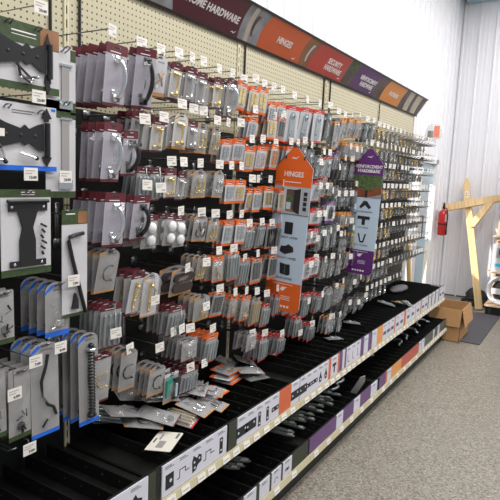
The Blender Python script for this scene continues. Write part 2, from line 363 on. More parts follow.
# ------------------------------------------------------------------ long sign board over the run
t = thing('header_sign', 'long dark framed sign board with coloured hardware headings above the pegboard', 'sign', (-1.8, Y0, 2.47))
TH = math.atan2(.12, .18); L = YE-Y0+.05; Hs = .222
SG = Matrix.Translation((-1.79, 0, 2.475)) @ Matrix.Rotation(TH, 4, 'Y')
I = Matrix.Translation((1.8, -Y0, -2.47))
def sg(b, n, par=None):
    o = b.build(n, t); o.matrix_parent_inverse = I; return o
b = MB()
b.box(-.012, 0, Y0, YE+.05, 0, Hs, 'sign_frame', SG)
b.box(0, .008, Y0, YE+.05, 0, .014, 'sign_frame', SG); b.box(0, .008, Y0, YE+.05, Hs-.014, Hs, 'sign_frame', SG)
sg(b, 'frame')
def panel(b, yt0, yt1, yb0, yb1, m, x=.002, curve=.0, z0=.014, z1=Hs-.014):
    N = 6; lf = []; rt = []
    for i in range(N+1):
        f = i/N; z = z0+(z1-z0)*f; cv = curve*4*f*(1-f)
        lf.append((yb0+(yt0-yb0)*f-cv, z)); rt.append((yb1+(yt1-yb1)*f-cv, z))
    b.prism(rt + lf[::-1], 0, x, m, 'x', SG)
b = MB()
panel(b, Y0, YE+.05, Y0, YE+.05, 'photo_grey', .0012); sg(b, 'backing_print')
b = MB(); panel(b, .3, 1.35, .3, 1.30, 'sign_purple', .0018); sg(b, 'colour_panel')
b = MB(); panel(b, 2.06, 2.66, 2.12, 2.68, 'sign_maroon', .002, .02); sg(b, 'colour_panel')
b = MB(); panel(b, 2.72, 2.76, 2.74, 2.78, 'photo_pale', .0016, .02); sg(b, 'photo_print')
b = MB(); panel(b, 2.765, 2.80, 2.785, 2.80, 'photo_dark', .002, .02, .05, .17); sg(b, 'photo_print')
b = MB(); panel(b, 3.40, 3.63, 3.40, 3.57, 'photo_wood', .0016, .02); sg(b, 'photo_print')
b = MB(); panel(b, 2.90, 3.42, 2.89, 3.43, 'sign_orange', .002, .03); sg(b, 'colour_panel')
b = MB(); panel(b, 3.50, 3.53, 3.49, 3.51, 'card_white', .0022, .02, .05, .17); sg(b, 'photo_print')
b = MB(); panel(b, 4.17, 4.35, 4.18, 4.40, 'photo_dark', .0016, .02); sg(b, 'photo_print')
b = MB(); panel(b, 4.22, 4.36, 4.20, 4.34, 'photo_leaf', .0019, .0, .12); sg(b, 'photo_print')
b = MB(); panel(b, 3.61, 4.17, 3.56, 4.18, 'sign_red', .002, .03); sg(b, 'colour_panel')
b = MB(); panel(b, 4.87, 5.13, 4.90, 5.12, 'photo_dark', .0016, .02); sg(b, 'photo_print')
b = MB(); panel(b, 4.35, 4.87, 4.39, 4.90, 'sign_purple', .002, .03); sg(b, 'colour_panel')
b = MB(); panel(b, 5.13, 5.68, 5.12, 5.68, 'sign_amber', .002, .04); sg(b, 'colour_panel')
b = MB(); panel(b, 5.68, 6.42, 5.68, 6.42, 'photo_dark', .0016, .02); sg(b, 'photo_print')
b = MB(); panel(b, 5.80, 5.95, 5.86, 6.02, 'photo_pale', .002, .02); sg(b, 'photo_print')
b = MB(); panel(b, 6.05, 6.25, 6.12, 6.30, 'photo_pale', .002, .02); sg(b, 'photo_print')
def sign_text(txt, y, v, size, sx=1.0, bold=.0):
    me = text_mesh(txt, size, 'lettering', .0006, sx, bold)
    o = obj('lettering', me, t)
    # text x -> world +y, text y -> up the board, facing the aisle
    Rm = Matrix(((0, 0, 1, 0), (1, 0, 0, 0), (0, 1, 0, 0), (0, 0, 0, 1)))
    o.matrix_parent_inverse = I; o.matrix_basis = SG @ Matrix.Translation((.0032, y, v)) @ Rm
sign_text('HOME HARDWARE', 2.395, .098, .053, 1.0, .0016)
sign_text('HINGES', 3.15, .100, .054, 1.0, .0016)
sign_text('SECURITY', 3.92, .122, .054, 1.0, .0016); sign_text('HARDWARE', 3.94, .072, .054, 1.0, .0016)
sign_text('REINFORCEMENT', 4.66, .122, .050, .98, .0014); sign_text('HARDWARE', 4.67, .072, .054, 1.0, .0016)
sign_text('FASTENERS', 5.39, .102, .054, 1.0, .0016)
b = MB()
def squiggle(b, y, z, s, T, axis='x', x=.003):
    for i in range(4):
        pass
    P = [(y-.5*s, z-.05*s), (y-.2*s, z+.12*s), (y+.05*s, z+.02*s), (y+.5*s, z+.25*s), (y+.1*s, z-.12*s), (y-.15*s, z-.02*s)]
    b.prism(P, x, x+.0008, 'lettering', axis, T)
for y in (2.62, 3.34, 4.10, 4.82): b = MB(); squiggle(b, y, .033, .05, SG); sg(b, 'small_mark')
# struts that carry the board, dark with clamp feet (the pairs seen at the bay joints)
for i, y in enumerate((1.43, 1.57, 2.79, 3.90, 4.02, 5.18)):
    b = MB(); b.tube([(BX+.006, y, 2.14), (BX+.006, y, 2.47)], .006, 'dark_metal', 8); b.box(BX, BX+.03, y-.012, y+.012, 2.13, 2.19, 'dark_metal')
    sg(b, 'strut')
# ------------------------------------------------------------------ carded packs on peg hooks
# local frame of a pack: +x faces the aisle, y is width, z up; origin at the hang hole; body spans z from -h+.01 to +.01
def arc(cx, cz, r, t0, t1, n=8): return [(cx+r*math.cos(t0+(t1-t0)*i/n), cz+r*math.sin(t0+(t1-t0)*i/n)) for i in range(n+1)]
def it_bow(b, w, z0, z1, m, x=.004):
    s = .045; zt, zb = z1-.012, z0+.014; pts = []
    for i in range(13):
        f = i/12; pts.append((x+.008+.020*math.sin(math.pi*f)**.6, .004+.012*math.sin(math.pi*f), zt+(zb-zt)*f))
    b.tube(pts, .0085, m, 8); b.box(x-.002, x+.008, -.012, .020, zt-.016, zt+.010, m); b.box(x-.002, x+.008, -.012, .020, zb-.010, zb+.016, m)
    for i in range(3): b.box(x, x+.004, -.02+.006*i, -.016+.006*i, z0+.03, z0+.045, m)
def it_post(b, w, z0, z1, m, x=.004):
    zt, zb = z1-.012, z0+.012; b.lathe([(.010, 0), (.010, .006), (.006, .012), (.0062, (zt-zb)*.5), (.006, zt-zb-.012), (.010, zt-zb-.006), (.010, zt-zb)], (x+.012, 0, zb), m, 10)
    b.box(x, x+.004, -w*.3, w*.3, zt-.006, zt+.006, m); b.box(x, x+.004, -w*.3, w*.3, zb-.006, zb+.006, m)
def it_clip(b, w, z0, z1, m, x=.004):
    c = (z0+z1)/2; b.tube([(x+.006, -.018, z0+.03), (x+.01, 0, c), (x+.006, .018, z1-.03)], .004, m); b.tube([(x+.006, .018, z0+.025), (x+.01, .002, c), (x+.004, -.012, z1-.04)], .004, m); b.sphere((x+.01, 0, c), .008, m, 8); b.box(x, x+.006, -.02, -.008, z0+.015, z0+.035, 'chrome')
def it_hooks(b, w, z0, z1, m, x=.004):
    for k, yy in enumerate((-.2*w, .15*w)):
        c = z0+.3*(z1-z0); r = .013
        b.tube([(x+.006, yy+r, z1-.03-.006*k)]+[(x+.006, yy+p, q) for p, q in arc(0, c, r, 0, -math.pi*1.1)]+[(x+.012, yy-r*1.4, c+.02)], .003, m, 6); b.box(x, x+.003, yy+r-.006, yy+r+.006, z1-.04, z1-.015, m)
def it_cup(b, w, z0, z1, m, x=.004):
    c = (z0+z1)/2; b.tube([(x+.006, p, q) for p, q in arc(0, c, .03, math.pi*.35, math.pi*1.65, 10)], .003, m, 6); b.sphere((x+.006, .012, c+.028), .005, m, 6); b.sphere((x+.006, .016, c-.028), .006, m, 6)
def it_hinge(b, w, z0, z1, m, x=.004):
    a = w*.33; c0, c1 = z0+.014, z1-.008
    b.box(x, x+.003, -a, -.002, c0, c1, m); b.box(x, x+.003, .002, a, c0, c1, m); n = 5; h = (c1-c0)/n
    for i in range(n): b.lathe([(.0035, .001), (.0035, h-.001)], (x+.003, 0, c0+i*h), m, 8)
    for sg_ in (-1, 1):
        for f in (.2, .5, .8): b.sphere((x+.003, sg_*a*.55, c0+(c1-c0)*f), .0028, 'icon', 6, .3)
def it_rods(b, w, z0, z1, m, x=.004):
    n = max(2, int(w/.022))
    for i in range(n):
        yy = -w*.36+i*w*.72/(n-1); b.lathe([(.003, 0), (.006, .006), (.006, z1-z0-.02), (.003, z1-z0-.014)], (x+.008, yy, z0+.006), m, 8)
def it_strap(b, w, z0, z1, m, x=.004):
    a = w*.22; b.prism([(-a, z0+.012), (a, z0+.012), (a, z1-.03), (a*.5, z1-.008), (-a*.5, z1-.008), (-a, z1-.03)], x, x+.004, m)
    b.lathe([(.013, 0), (.016, .003), (.013, .007)], (x+.004, 0, z1-.035), m, 12, 'x'); b.sphere((x+.009, 0, z1-.035), .008, 'icon', 8, .4)
    b.box(x+.004, x+.010, -a*.7, a*.7, z0+.03, z0+.045, m); b.sphere((x+.004, 0, z0+.06), .004, 'icon', 6, .4)
def it_knobs(b, w, z0, z1, m, x=.004):
    r = min(.023, (z1-z0)/4.4)
    for f in (.27, .76): b.sphere((x+r*.45, 0, z0+(z1-z0)*f), r, m, 14, .6); 
def it_slabs(b, w, z0, z1, m, x=.004):
    h = (z1-z0)/2
    for c in (z0+h*.52, z0+h*1.5):
        r = h*.40; L_ = w*.44; b.prism(arc(L_-r, c, r, -math.pi/2, math.pi/2, 8)+arc(-L_+r, c, r, math.pi/2, math.pi*1.5, 8), x, x+.010, m)
def it_bits(b, w, z0, z1, m, x=.004):
    rr = random.Random(int(w*1000)+len(m))
    for i in range(9):
        yy = rr.uniform(-.33, .33)*w; zz = z0+.012+rr.random()**1.6*(z1-z0-.03); L_ = rr.uniform(.010, .026); t = rr.uniform(0, 3.1)
        d = Vector((0, math.cos(t), math.sin(t)))*L_/2; p = Vector((x+.005+rr.random()*.006, yy, zz)); b.tube([p-d, p+d], rr.uniform(.0018, .0035), m, 5)
    b.prism(arc(0, z0+.028, .014, 0, 2*math.pi*.96, 9), x, x+.005, m)
def it_spring(b, w, z0, z1, m, x=.006):
    zt, zb = z1-.035, z0+.025; pts = []; N = 20*6
    for i in range(N+1): t = 2*math.pi*i/6; pts.append((x+.012+.011*math.cos(t), .012*math.sin(t), zb+(zt-zb)*i/N))
    b.tube(pts, .0032, m, 4); b.lathe([(.007, 0), (.007, zt-zb)], (x+.012, 0, zb), 'card_grey', 8)
    b.lathe([(.012, 0), (.019, .003), (.019, .01), (.012, .014)], (x+.012, 0, zt), 'chrome', 12); b.box(x, x+.02, -.014, .014, zb-.012, zb, 'dark_metal'); b.sphere((x+.012, 0, zt+.02), .012, m, 10)
def it_brace(b, w, z0, z1, m, x=.004):
    b.box(x, x+.003, -.01, .004, z0+.01, z1-.01, m); b.lathe([(.005, 0), (.009, .006), (.005, .012)], (x+.003, 0, z1-.03), m, 10, 'x')
    for f in (.12, .35, .62, .88): b.sphere((x+.004, -.003, z0+(z1-z0)*f), .007, m, 8, .7)
    b.tube([(x+.006, .004, z1-.03), (x+.012, .02, z1-.05), (x+.006, .004, z1-.08)], .003, m)
def it_tube(b, w, z0, z1, m, x=.004):
    b.prism([(-w*.4, z0+.02), (.0, z0+.06), (.0, z1-.0), (-w*.4, z1-.01)], x, x+.006, 'teal'); b.box(x, x+.012, .006, w*.38, z0+.006, z1-.01, 'dark_metal'); b.lathe([(.006, 0), (.006, .06)], (x+.014, w*.2, z0+.02), 'sign_blue', 8)
ITEM = dict(bow=it_bow, post=it_post, clip=it_clip, hooks=it_hooks, cup=it_cup, hinge=it_hinge, rods=it_rods, strap=it_strap, knobs=it_knobs, slabs=it_slabs, bits=it_bits, spring=it_spring, brace=it_brace, tube=it_tube)
# kind: (name, phrase, category, band colour, band height, foot colour, foot height, card, arched?, item, item material, wrap, pitch)
K = {
 'pull_silver': ('door_pull_pack', 'maroon topped silver door pull', 'door pull', 'maroon', .034, 'maroon', .010, 'card_lilac', 0, 'bow', 'chrome', 'bag', .041),
 'pull_black': ('door_pull_pack', 'maroon topped black door pull', 'door pull', 'maroon', .030, 'maroon', .010, 'card_lilac', 0, 'bow', 'dark_metal', 'bag', .041),
 'pull_chrome': ('cabinet_pull_pack', 'maroon topped chrome cabinet pull', 'cabinet pull', 'maroon', .020, 'maroon', .008, 'card_grey', 0, 'bow', 'chrome', 'bag', .04),
 'pull_brass': ('cabinet_pull_pack', 'maroon edged brass cabinet pull', 'cabinet pull', 'maroon', .016, 'maroon', .008, 'card_grey', 0, 'cup', 'brass', 'bag', .03),
 'clip_bronze': ('door_catch_pack', 'white carded bronze door catch', 'door catch', 'card_white', .03, 'tan', .014, 'card_white', 1, 'clip', 'bronze', 'blister', .04),
 'post_brass': ('hinge_pin_pack', 'maroon topped brass door holder', 'door holder', 'maroon', .030, 'maroon', .006, 'card_white', 0, 'post', 'brass', 'blister', .034),
 'post_chrome': ('hinge_pin_pack', 'maroon topped chrome door holder', 'door holder', 'maroon', .028, 'maroon', .006, 'card_grey', 0, 'post', 'chrome', 'blister', .034),
 'post_black': ('hinge_pin_pack', 'maroon topped black door holder', 'door holder', 'maroon', .030, 'maroon', .006, 'card_grey', 0, 'post', 'dark_metal', 'blister', .034),
 'post_brass_tan': ('hinge_pin_pack', 'white carded brass door holder', 'door holder', 'card_white', .03, 'tan', .010, 'card_white', 1, 'post', 'brass', 'blister', .034),
 'hook_brass': ('coat_hook_pack', 'tan footed brass hooks', 'coat hook', 'card_grey', .02, 'tan', .007, 'card_grey', 1, 'hooks', 'brass', 'bag', .032),
 'hook_chrome': ('coat_hook_pack', 'tan footed chrome hooks', 'coat hook', 'card_grey', .02, 'tan', .007, 'card_grey', 1, 'hooks', 'chrome', 'bag', .032),
 'hook_black': ('coat_hook_pack', 'tan footed black hooks', 'coat hook', 'card_grey', .02, 'tan', .007, 'card_grey', 1, 'hooks', 'dark_metal', 'bag', .032),
 'knob_white': ('door_stop_pack', 'pair of white round door bumpers', 'door bumper', 'maroon', .024, 'card_grey', .004, 'card_grey', 0, 'knobs', 'white_plastic', 'bag', .045),
 'felt_brown': ('felt_pad_pack', 'pair of brown rounded pads', 'furniture pad', 'card_grey', .018, 'tan', .008, 'card_grey', 1, 'slabs', 'brown_felt', 'bag', .05),
 'hinge_grey': ('hinge_pack', 'orange ended grey steel hinge', 'hinge', 'orange', .024, 'orange', .012, 'card_white', 0, 'hinge', 'zinc', 'blister', .026),
 'hinge_chrome': ('hinge_pack', 'orange ended chrome hinge', 'hinge', 'orange', .022, 'orange', .010, 'card_white', 0, 'hinge', 'chrome', 'blister', .026),
 'hinge_brass': ('hinge_pack', 'orange ended brass hinge', 'hinge', 'orange', .024, 'orange', .012, 'card_white', 0, 'hinge', 'brass', 'blister', .026),
 'hinge_black': ('hinge_pack', 'orange ended black hinge', 'hinge', 'orange', .012, 'orange', .010, 'card_grey', 0, 'hinge', 'dark_metal', 'blister', .03),
 'rod_grey': ('hinge_rod_pack', 'orange edged grey barrel hinges', 'barrel hinge', 'orange', .010, 'orange', .005, 'card_grey', 0, 'rods', 'zinc', 'bag', .024),
 'rod_black': ('hinge_rod_pack', 'orange edged black barrel hinges', 'barrel hinge', 'orange', .010, 'orange', .006, 'card_grey', 0, 'rods', 'dark_metal', 'bag', .024),
 'tee_strap': ('hasp_pack', 'red ended zinc hasp', 'hasp', 'red', .024, 'red', .009, 'card_white', 0, 'strap', 'zinc', 'blister', .03),
 'strap_red': ('hasp_pack', 'red ended small steel hasp', 'hasp', 'red', .012, 'red', .006, 'card_grey', 0, 'strap', 'zinc', 'bag', .03),
 'strap_grey': ('bracket_pack', 'clear wrapped grey strap bracket', 'bracket', 'card_grey', .010, 'zinc', .004, 'card_dim', 0, 'strap', 'zinc', 'bag', .03),
 'box_amber': ('fastener_pack', 'amber topped fastener card', 'fastener pack', 'amber', .026, 'amber', .010, 'card_grey', 0, 'bits', 'zinc', 'blister', .03),
 'box_yellow': ('fastener_pack', 'yellow topped fastener card', 'fastener pack', 'yellow', .018, 'yellow', .006, 'card_grey', 0, 'bits', 'zinc', 'blister', .03),
 'box_purple': ('brace_pack', 'purple topped corner brace card', 'corner brace', 'purple', .022, 'purple', .008, 'card_grey', 0, 'strap', 'zinc', 'blister', .03),
 'box_purple_white': ('brace_pack', 'wide purple and white brace card', 'corner brace', 'purple', .022, 'purple', .02, 'card_white', 0, 'strap', 'icon', 'blister', .03),
 'bag_clear': ('small_parts_bag', 'clear bag of grey metal pieces', 'hardware bag', 'card_grey', .010, 'zinc', .003, 'card_dim', 0, 'bits', 'zinc', 'bag', .032),
 'bag_amber': ('hardware_bag', 'amber topped bag of zinc pieces', 'hardware bag', 'amber', .014, 'amber', .004, 'card_grey', 0, 'bits', 'zinc', 'bag', .032),
 'bag_yellow': ('small_parts_bag', 'yellow topped bag of steel pieces', 'hardware bag', 'yellow', .024, 'card_grey', .003, 'card_dim', 0, 'bits', 'brass', 'bag', .032),
 'bag_bronze': ('small_parts_bag', 'small bag of bronze coloured screws', 'hardware bag', 'card_grey', .008, 'card_dim', .002, 'photo_dark', 0, 'bits', 'tinted', 'bag', .04),
 'screw_eye': ('screw_eye_pack', 'clear bag of steel screw eyes', 'screw eye', 'card_grey', .008, 'card_dim', .002, 'card_dim', 0, 'hooks', 'chrome', 'bag', .04),
 'bag_white': ('hardware_bag', 'white topped bag of steel pieces', 'hardware bag', 'card_white', .03, 'card_grey', .003, 'card_grey', 1, 'rods', 'zinc', 'bag', .032),
 'bag_maroon': ('fitting_bag', 'maroon topped bag of metal fittings', 'hardware bag', 'maroon', .026, 'maroon', .006, 'card_grey', 0, 'rods', 'zinc', 'bag', .030),
 'bag_tan': ('fitting_bag', 'tan footed bag of dark fittings', 'hardware bag', 'card_grey', .020, 'tan', .008, 'card_grey', 1, 'cup', 'dark_metal', 'bag', .032),
 'bag_brass': ('hardware_bag', 'tan footed bag of brass fittings', 'hardware bag', 'card_grey', .016, 'tan', .007, 'card_grey', 1, 'bits', 'brass', 'bag', .032),
 'bag_brass_red': ('hardware_bag', 'red footed bag of brass barrels', 'hardware bag', 'card_grey', .010, 'red', .006, 'card_grey', 0, 'rods', 'tinted', 'bag', .032),
 'bag_orange': ('hardware_bag', 'orange topped bag of fittings', 'hardware bag', 'orange', .022, 'orange', .006, 'card_grey', 0, 'bits', 'tinted', 'bag', .032),
 'bag_orange_tall': ('hardware_bag', 'orange topped bag of grey barrels', 'hardware bag', 'orange', .026, 'orange', .006, 'card_grey', 0, 'rods', 'zinc', 'bag', .028),
 'bag_red': ('latch_bag', 'red topped bag of zinc fittings', 'hardware bag', 'red', .018, 'red', .008, 'card_grey', 0, 'rods', 'zinc', 'bag', .030),
 'bag_silver': ('screw_bag', 'clear bag of bright screws', 'hardware bag', 'card_grey', .012, 'maroon', .004, 'card_grey', 0, 'bits', 'chrome', 'bag', .028),
 'tube_teal': ('hardware_bag', 'teal printed card with dark bolt', 'hardware bag', 'card_white', .014, 'tan', .006, 'card_grey', 0, 'tube', 'dark_metal', 'bag', .04),
 'brace_brass': ('door_guard_pack', 'maroon topped brass door guard', 'door guard', 'maroon', .034, 'maroon', .012, 'card_white', 0, 'brace', 'brass', 'blister', .04),
 'brace_brass_tan': ('door_guard_pack', 'tan footed brass door guard', 'door guard', 'card_white', .022, 'tan', .008, 'card_white', 1, 'brace', 'brass', 'blister', .04),
 'spring_blue': ('gate_spring_pack', 'tall blue edged black gate spring', 'gate spring', 'blue', .03, 'blue', .016, 'card_grey', 1, 'spring', 'dark_metal', 'bag', .045),
 'gate_blue': ('gate_latch_pack', 'blue cornered bag of silver gate fittings', 'gate fitting', 'card_white', .030, 'blue', .018, 'card_grey', 1, 'bits', 'chrome', 'bag', .045),
 'gate_green': ('gate_hook_pack', 'green footed bag of dark gate fittings', 'gate fitting', 'card_grey', .02, 'green', .016, 'card_grey', 0, 'bits', 'dark_metal', 'bag', .04),
 'gate_hook': ('gate_hook_pack', 'blue footed card with black gate hook', 'gate hook', 'blue', .03, 'blue', .014, 'card_grey', 1, 'ess', 'dark_metal', 'bag', .05),
}
def it_ess(b, w, z0, z1, m, x=.006):
    H = z1-z0; pts = [(x+.006, .006, z1-.01), (x+.007, -.004, z1-.05), (x+.007, -.022, z1-.10), (x+.007, -.02, z1-.15), (x+.007, .0, z1-.185), (x+.007, .024, z1-.20), (x+.007, .034, z1-.23)]
    b.tube(pts, .0055, m, 8); b.tube([(x+.006, -.02, z0+.02), (x+.006, 0, z0+.045)], .004, m)
ITEM['ess'] = it_ess
PC = {}
def pack_parts(kind, h, w, var):
    key = (kind, h, w, var)
    if key in PC: return PC[key]
    (nm, ph, cat, bc, bh, fc, fh, cc, arch, item, im, wrap, pitch) = K[kind]
    rr = random.Random(hash((len(kind), int(h*1000), int(w*1000), var)) & 0xffff)
    T, B = .012, -h+.012; out = []
    if arch: outline = [(-w/2, B), (w/2, B), (w/2, T-.03)] + [(w/2*math.cos(t), T-.03+.03*math.sin(t)) for t in [math.pi*i/8 for i in range(1, 8)]] + [(-w/2, T-.03)]
    else: outline = [(-w/2, B), (w/2, B), (w/2, T-.004), (w/2-.004, T), (-w/2+.004, T), (-w/2, T-.004)]
    c = MB(); c.prism(outline, -.0008, .0008, cc)
    c.prism([(-.012, -.002), (.012, -.002), (.012, .003), (-.012, .003)], -.001, .0011, 'icon')
    out.append(('card', c.mesh('card'), False))
    p = MB(); ht = T-bh
    if not arch and bc != 'card_grey':
        p.prism([(-w/2-.0004, ht), (w/2+.0004, ht), (w/2+.0004, T-.004), (w/2-.004, T+.0003), (-w/2+.004, T+.0003), (-w/2-.0004, T-.004)], -.0014, .0014, bc)
        p.box(.0014, .0018, -w*.3, w*.18, ht+.005, ht+.008, 'lettering'); p.box(.0014, .0018, -w*.1, w*.12, ht+bh*.62, ht+bh*.62+.004, 'lettering')
        p.prism([(-.012, -.002), (.012, -.002), (.012, .003), (-.012, .003)], -.001, .0020, 'icon')
    elif arch:
        p.prism([(-w/2-.0003, ht-.012 if fc == 'blue' else ht+.006), (-w*.1, ht+.016), (-w*.22, T-.008), (-w/2-.0003, T-.032)], -.0013, .0013, 'tan' if fc == 'tan' else fc)
        p.box(.0012, .0016, -w*.15, w*.3, ht+.001, ht+.0035, 'ink')
    else: p.box(.0012, .0016, -w*.3, w*.3, ht+.001, ht+.0035, 'ink')
    out.append(('printed_header', p.mesh('printed_header'), False))
    p = MB(); p.box(-.0013, .0014, -w/2-.0003, w/2+.0003, B-.0003, B+fh, fc); out.append(('printed_foot', p.mesh('printed_foot'), False))
    z1 = T-bh-.002; z0 = B+fh+.002
    i = MB(); ITEM[item](i, w, z0, z1, im)
    out.append(('product', i.mesh('product', item in ('bow', 'post', 'knobs', 'spring')), False))
    k = MB(); ny, nz = 5, 7; vs = []; D_ = .020 if wrap == 'bag' else .022
    if item == 'bow': D_ = .036
    if item == 'knobs': D_ = .034
    if item in ('hinge', 'strap'): D_ = .012
    mm = 'bag' if wrap == 'bag' else 'clear'
    for a in range(nz):
        for q in range(ny):
            u = q/(ny-1); v = a/(nz-1); e = min(u, 1-u)*2; f = min(v, 1-v)*2
            if wrap == 'bag': x = .002 + D_*min(1, e*1.5)*min(1, f*2.2)*rr.uniform(.35, 1.15)
            else: x = .002 + D_*(1 if 0 < q < ny-1 and 0 < a < nz-1 else 0)
            sh = .92 if wrap == 'bag' else .86
            y_ = (u-.5)*w*sh; 
            if wrap != 'bag' and q in (1, ny-2): y_ = (-.40 if q == 1 else .40)*w
            z_ = z0+(z1-z0)*v
            if wrap != 'bag' and a in (1, nz-2): z_ = z0+.004 if a == 1 else z1-.004
            vs.append((x, y_, z_))
    k.add(vs, [(a*ny+q, a*ny+q+1, (a+1)*ny+q+1, (a+1)*ny+q) for a in range(nz-1) for q in range(ny-1)], mm)
    out.append(('plastic_wrap' if wrap == 'bag' else 'blister', k.mesh('plastic'), False))
    PC[key] = out; return out
JC = {}
def joined(kind, h, w):
    """same pack as one mesh, for copies too small to show parts"""
    key = (kind, h, w)
    if key in JC: return JC[key]
    parts = pack_parts(kind, h, w, 0); b = MB()
    for n_, me, _ in parts:
        mats_ = list(me.materials)
        for m in mats_: b.mi(m)
        o = len(b.v); b.v += [tuple(v.co) for v in me.vertices]
        for pl in me.polygons: b.f.append([i+o for i in pl.vertices]); b.m.append(b.mats.index(mats_[pl.material_index]))
    JC[key] = b.mesh(K[kind][0]); return JC[key]
GRP = {}
def place_pack(kind, h, w, loc, rot, label, detail, var=0):
    nm, cat = K[kind][0], K[kind][2]
    grp = '%s packs on the peg hooks' % cat if loc[2] > .75 else '%s packs lying on the shelf' % cat
    if detail:
        t = thing(nm, label, cat, loc, rot, grp)
        for n_, me, s_ in pack_parts(kind, h, w, var): obj(n_, me, t)
        return t
    o = obj(nm, joined(kind, h, w)); o.location = loc; o.rotation_euler = rot
    return tag(o, label, cat, grp)

# peg hooks: double product wire, scan wire and price tag
HC = {}
def loop_mesh(Lh):
    if ('l', Lh) in HC: return HC[('l', Lh)]
    b = MB(); pts = [(0, -.008, 0), (Lh-.022, -.008, 0), (Lh-.008, -.009, .010), (Lh, -.006, .013), (Lh+.001, 0, .0135), (Lh, .006, .013), (Lh-.008, .009, .010), (Lh-.022, .008, 0), (0, .008, 0)]
    b.tube(pts, .0028, 'wire', 6); b.box(-.003, .004, -.018, .018, -.012, .024, 'wire')
    HC[('l', Lh)] = b.mesh('product_wire', True); return HC[('l', Lh)]
def scan_mesh(dz, Lh):
    key = ('s', dz, Lh)
    if key in HC: return HC[key]
    b = MB()
    if dz >= .012: b.tube([(0, 0, dz), (Lh-.004, 0, dz), (Lh, 0, dz-.004)], .0024, 'wire', 6); b.box(-.003, .003, -.010, .010, .018, dz+.008, 'wire')
    else: b.tube([(Lh-.03, .0, .013), (Lh-.005, 0, .012), (Lh-.002, 0, dz+.004), (Lh, 0, dz)], .0024, 'wire', 6)
    HC[key] = b.mesh('scan_wire', True); return HC[key]
b = MB(); b.box(0, .0012, -.025, .025, -.028, .012, 'tag'); b.box(.0012, .0017, -.020, .014, .001, .004, 'tag_ink'); b.box(.0012, .0017, -.020, .004, -.007, -.004, 'tag_ink'); b.box(.0012, .0017, .002, .020, -.021, -.015, 'tag_ink')
TAGM = b.mesh('price_tag')
HN = {}
def place_hook(y, z, tz, bay, row, idx, xt=-1.5):
    t = thing('peg_hook', 'chrome wire peg hook, %s from near end in %s of %s' % (ORD[idx], row, BAYN[bay]), 'peg hook', (-1.797, y, z), (0,0,0), 'peg hooks on the pegboard run')
    obj('product_wire', loop_mesh(.315 if y < 1.65 else .305), t)
    if tz is not None:
        dz = round((tz-z)/.01)*.01; dz = dz if dz >= .02 or dz < .0 else .02
        obj('scan_wire', scan_mesh(dz, round(xt+1.797, 3)), t)
        g_ = obj('price_tag', TAGM, t); g_.location = (xt+1.797+.0015, 0, dz); g_.rotation_euler = (random.uniform(-.06, .06), random.uniform(-.1, .05), random.uniform(-.25, .25))
    return t
ROWN = ['top row', 'second row', 'third row', 'fourth row', 'fifth row', 'sixth row', 'seventh row', 'lowest row']
ROWN = ROWN[:7]+['eighth row', 'lowest row']
def rowi(bay, z):
    th = {1: (2.08, 1.85, 1.69, 1.5, 1.25, 1.08, .86), 2: (2.08, 1.95, 1.75, 1.58, 1.43, 1.24, 1.0)}.get(bay, (2.08, 1.88, 1.76, 1.6, 1.45, 1.25, 1.06, .88))
    for i, q in enumerate(th):
        if z > q: return i
    return len(th)
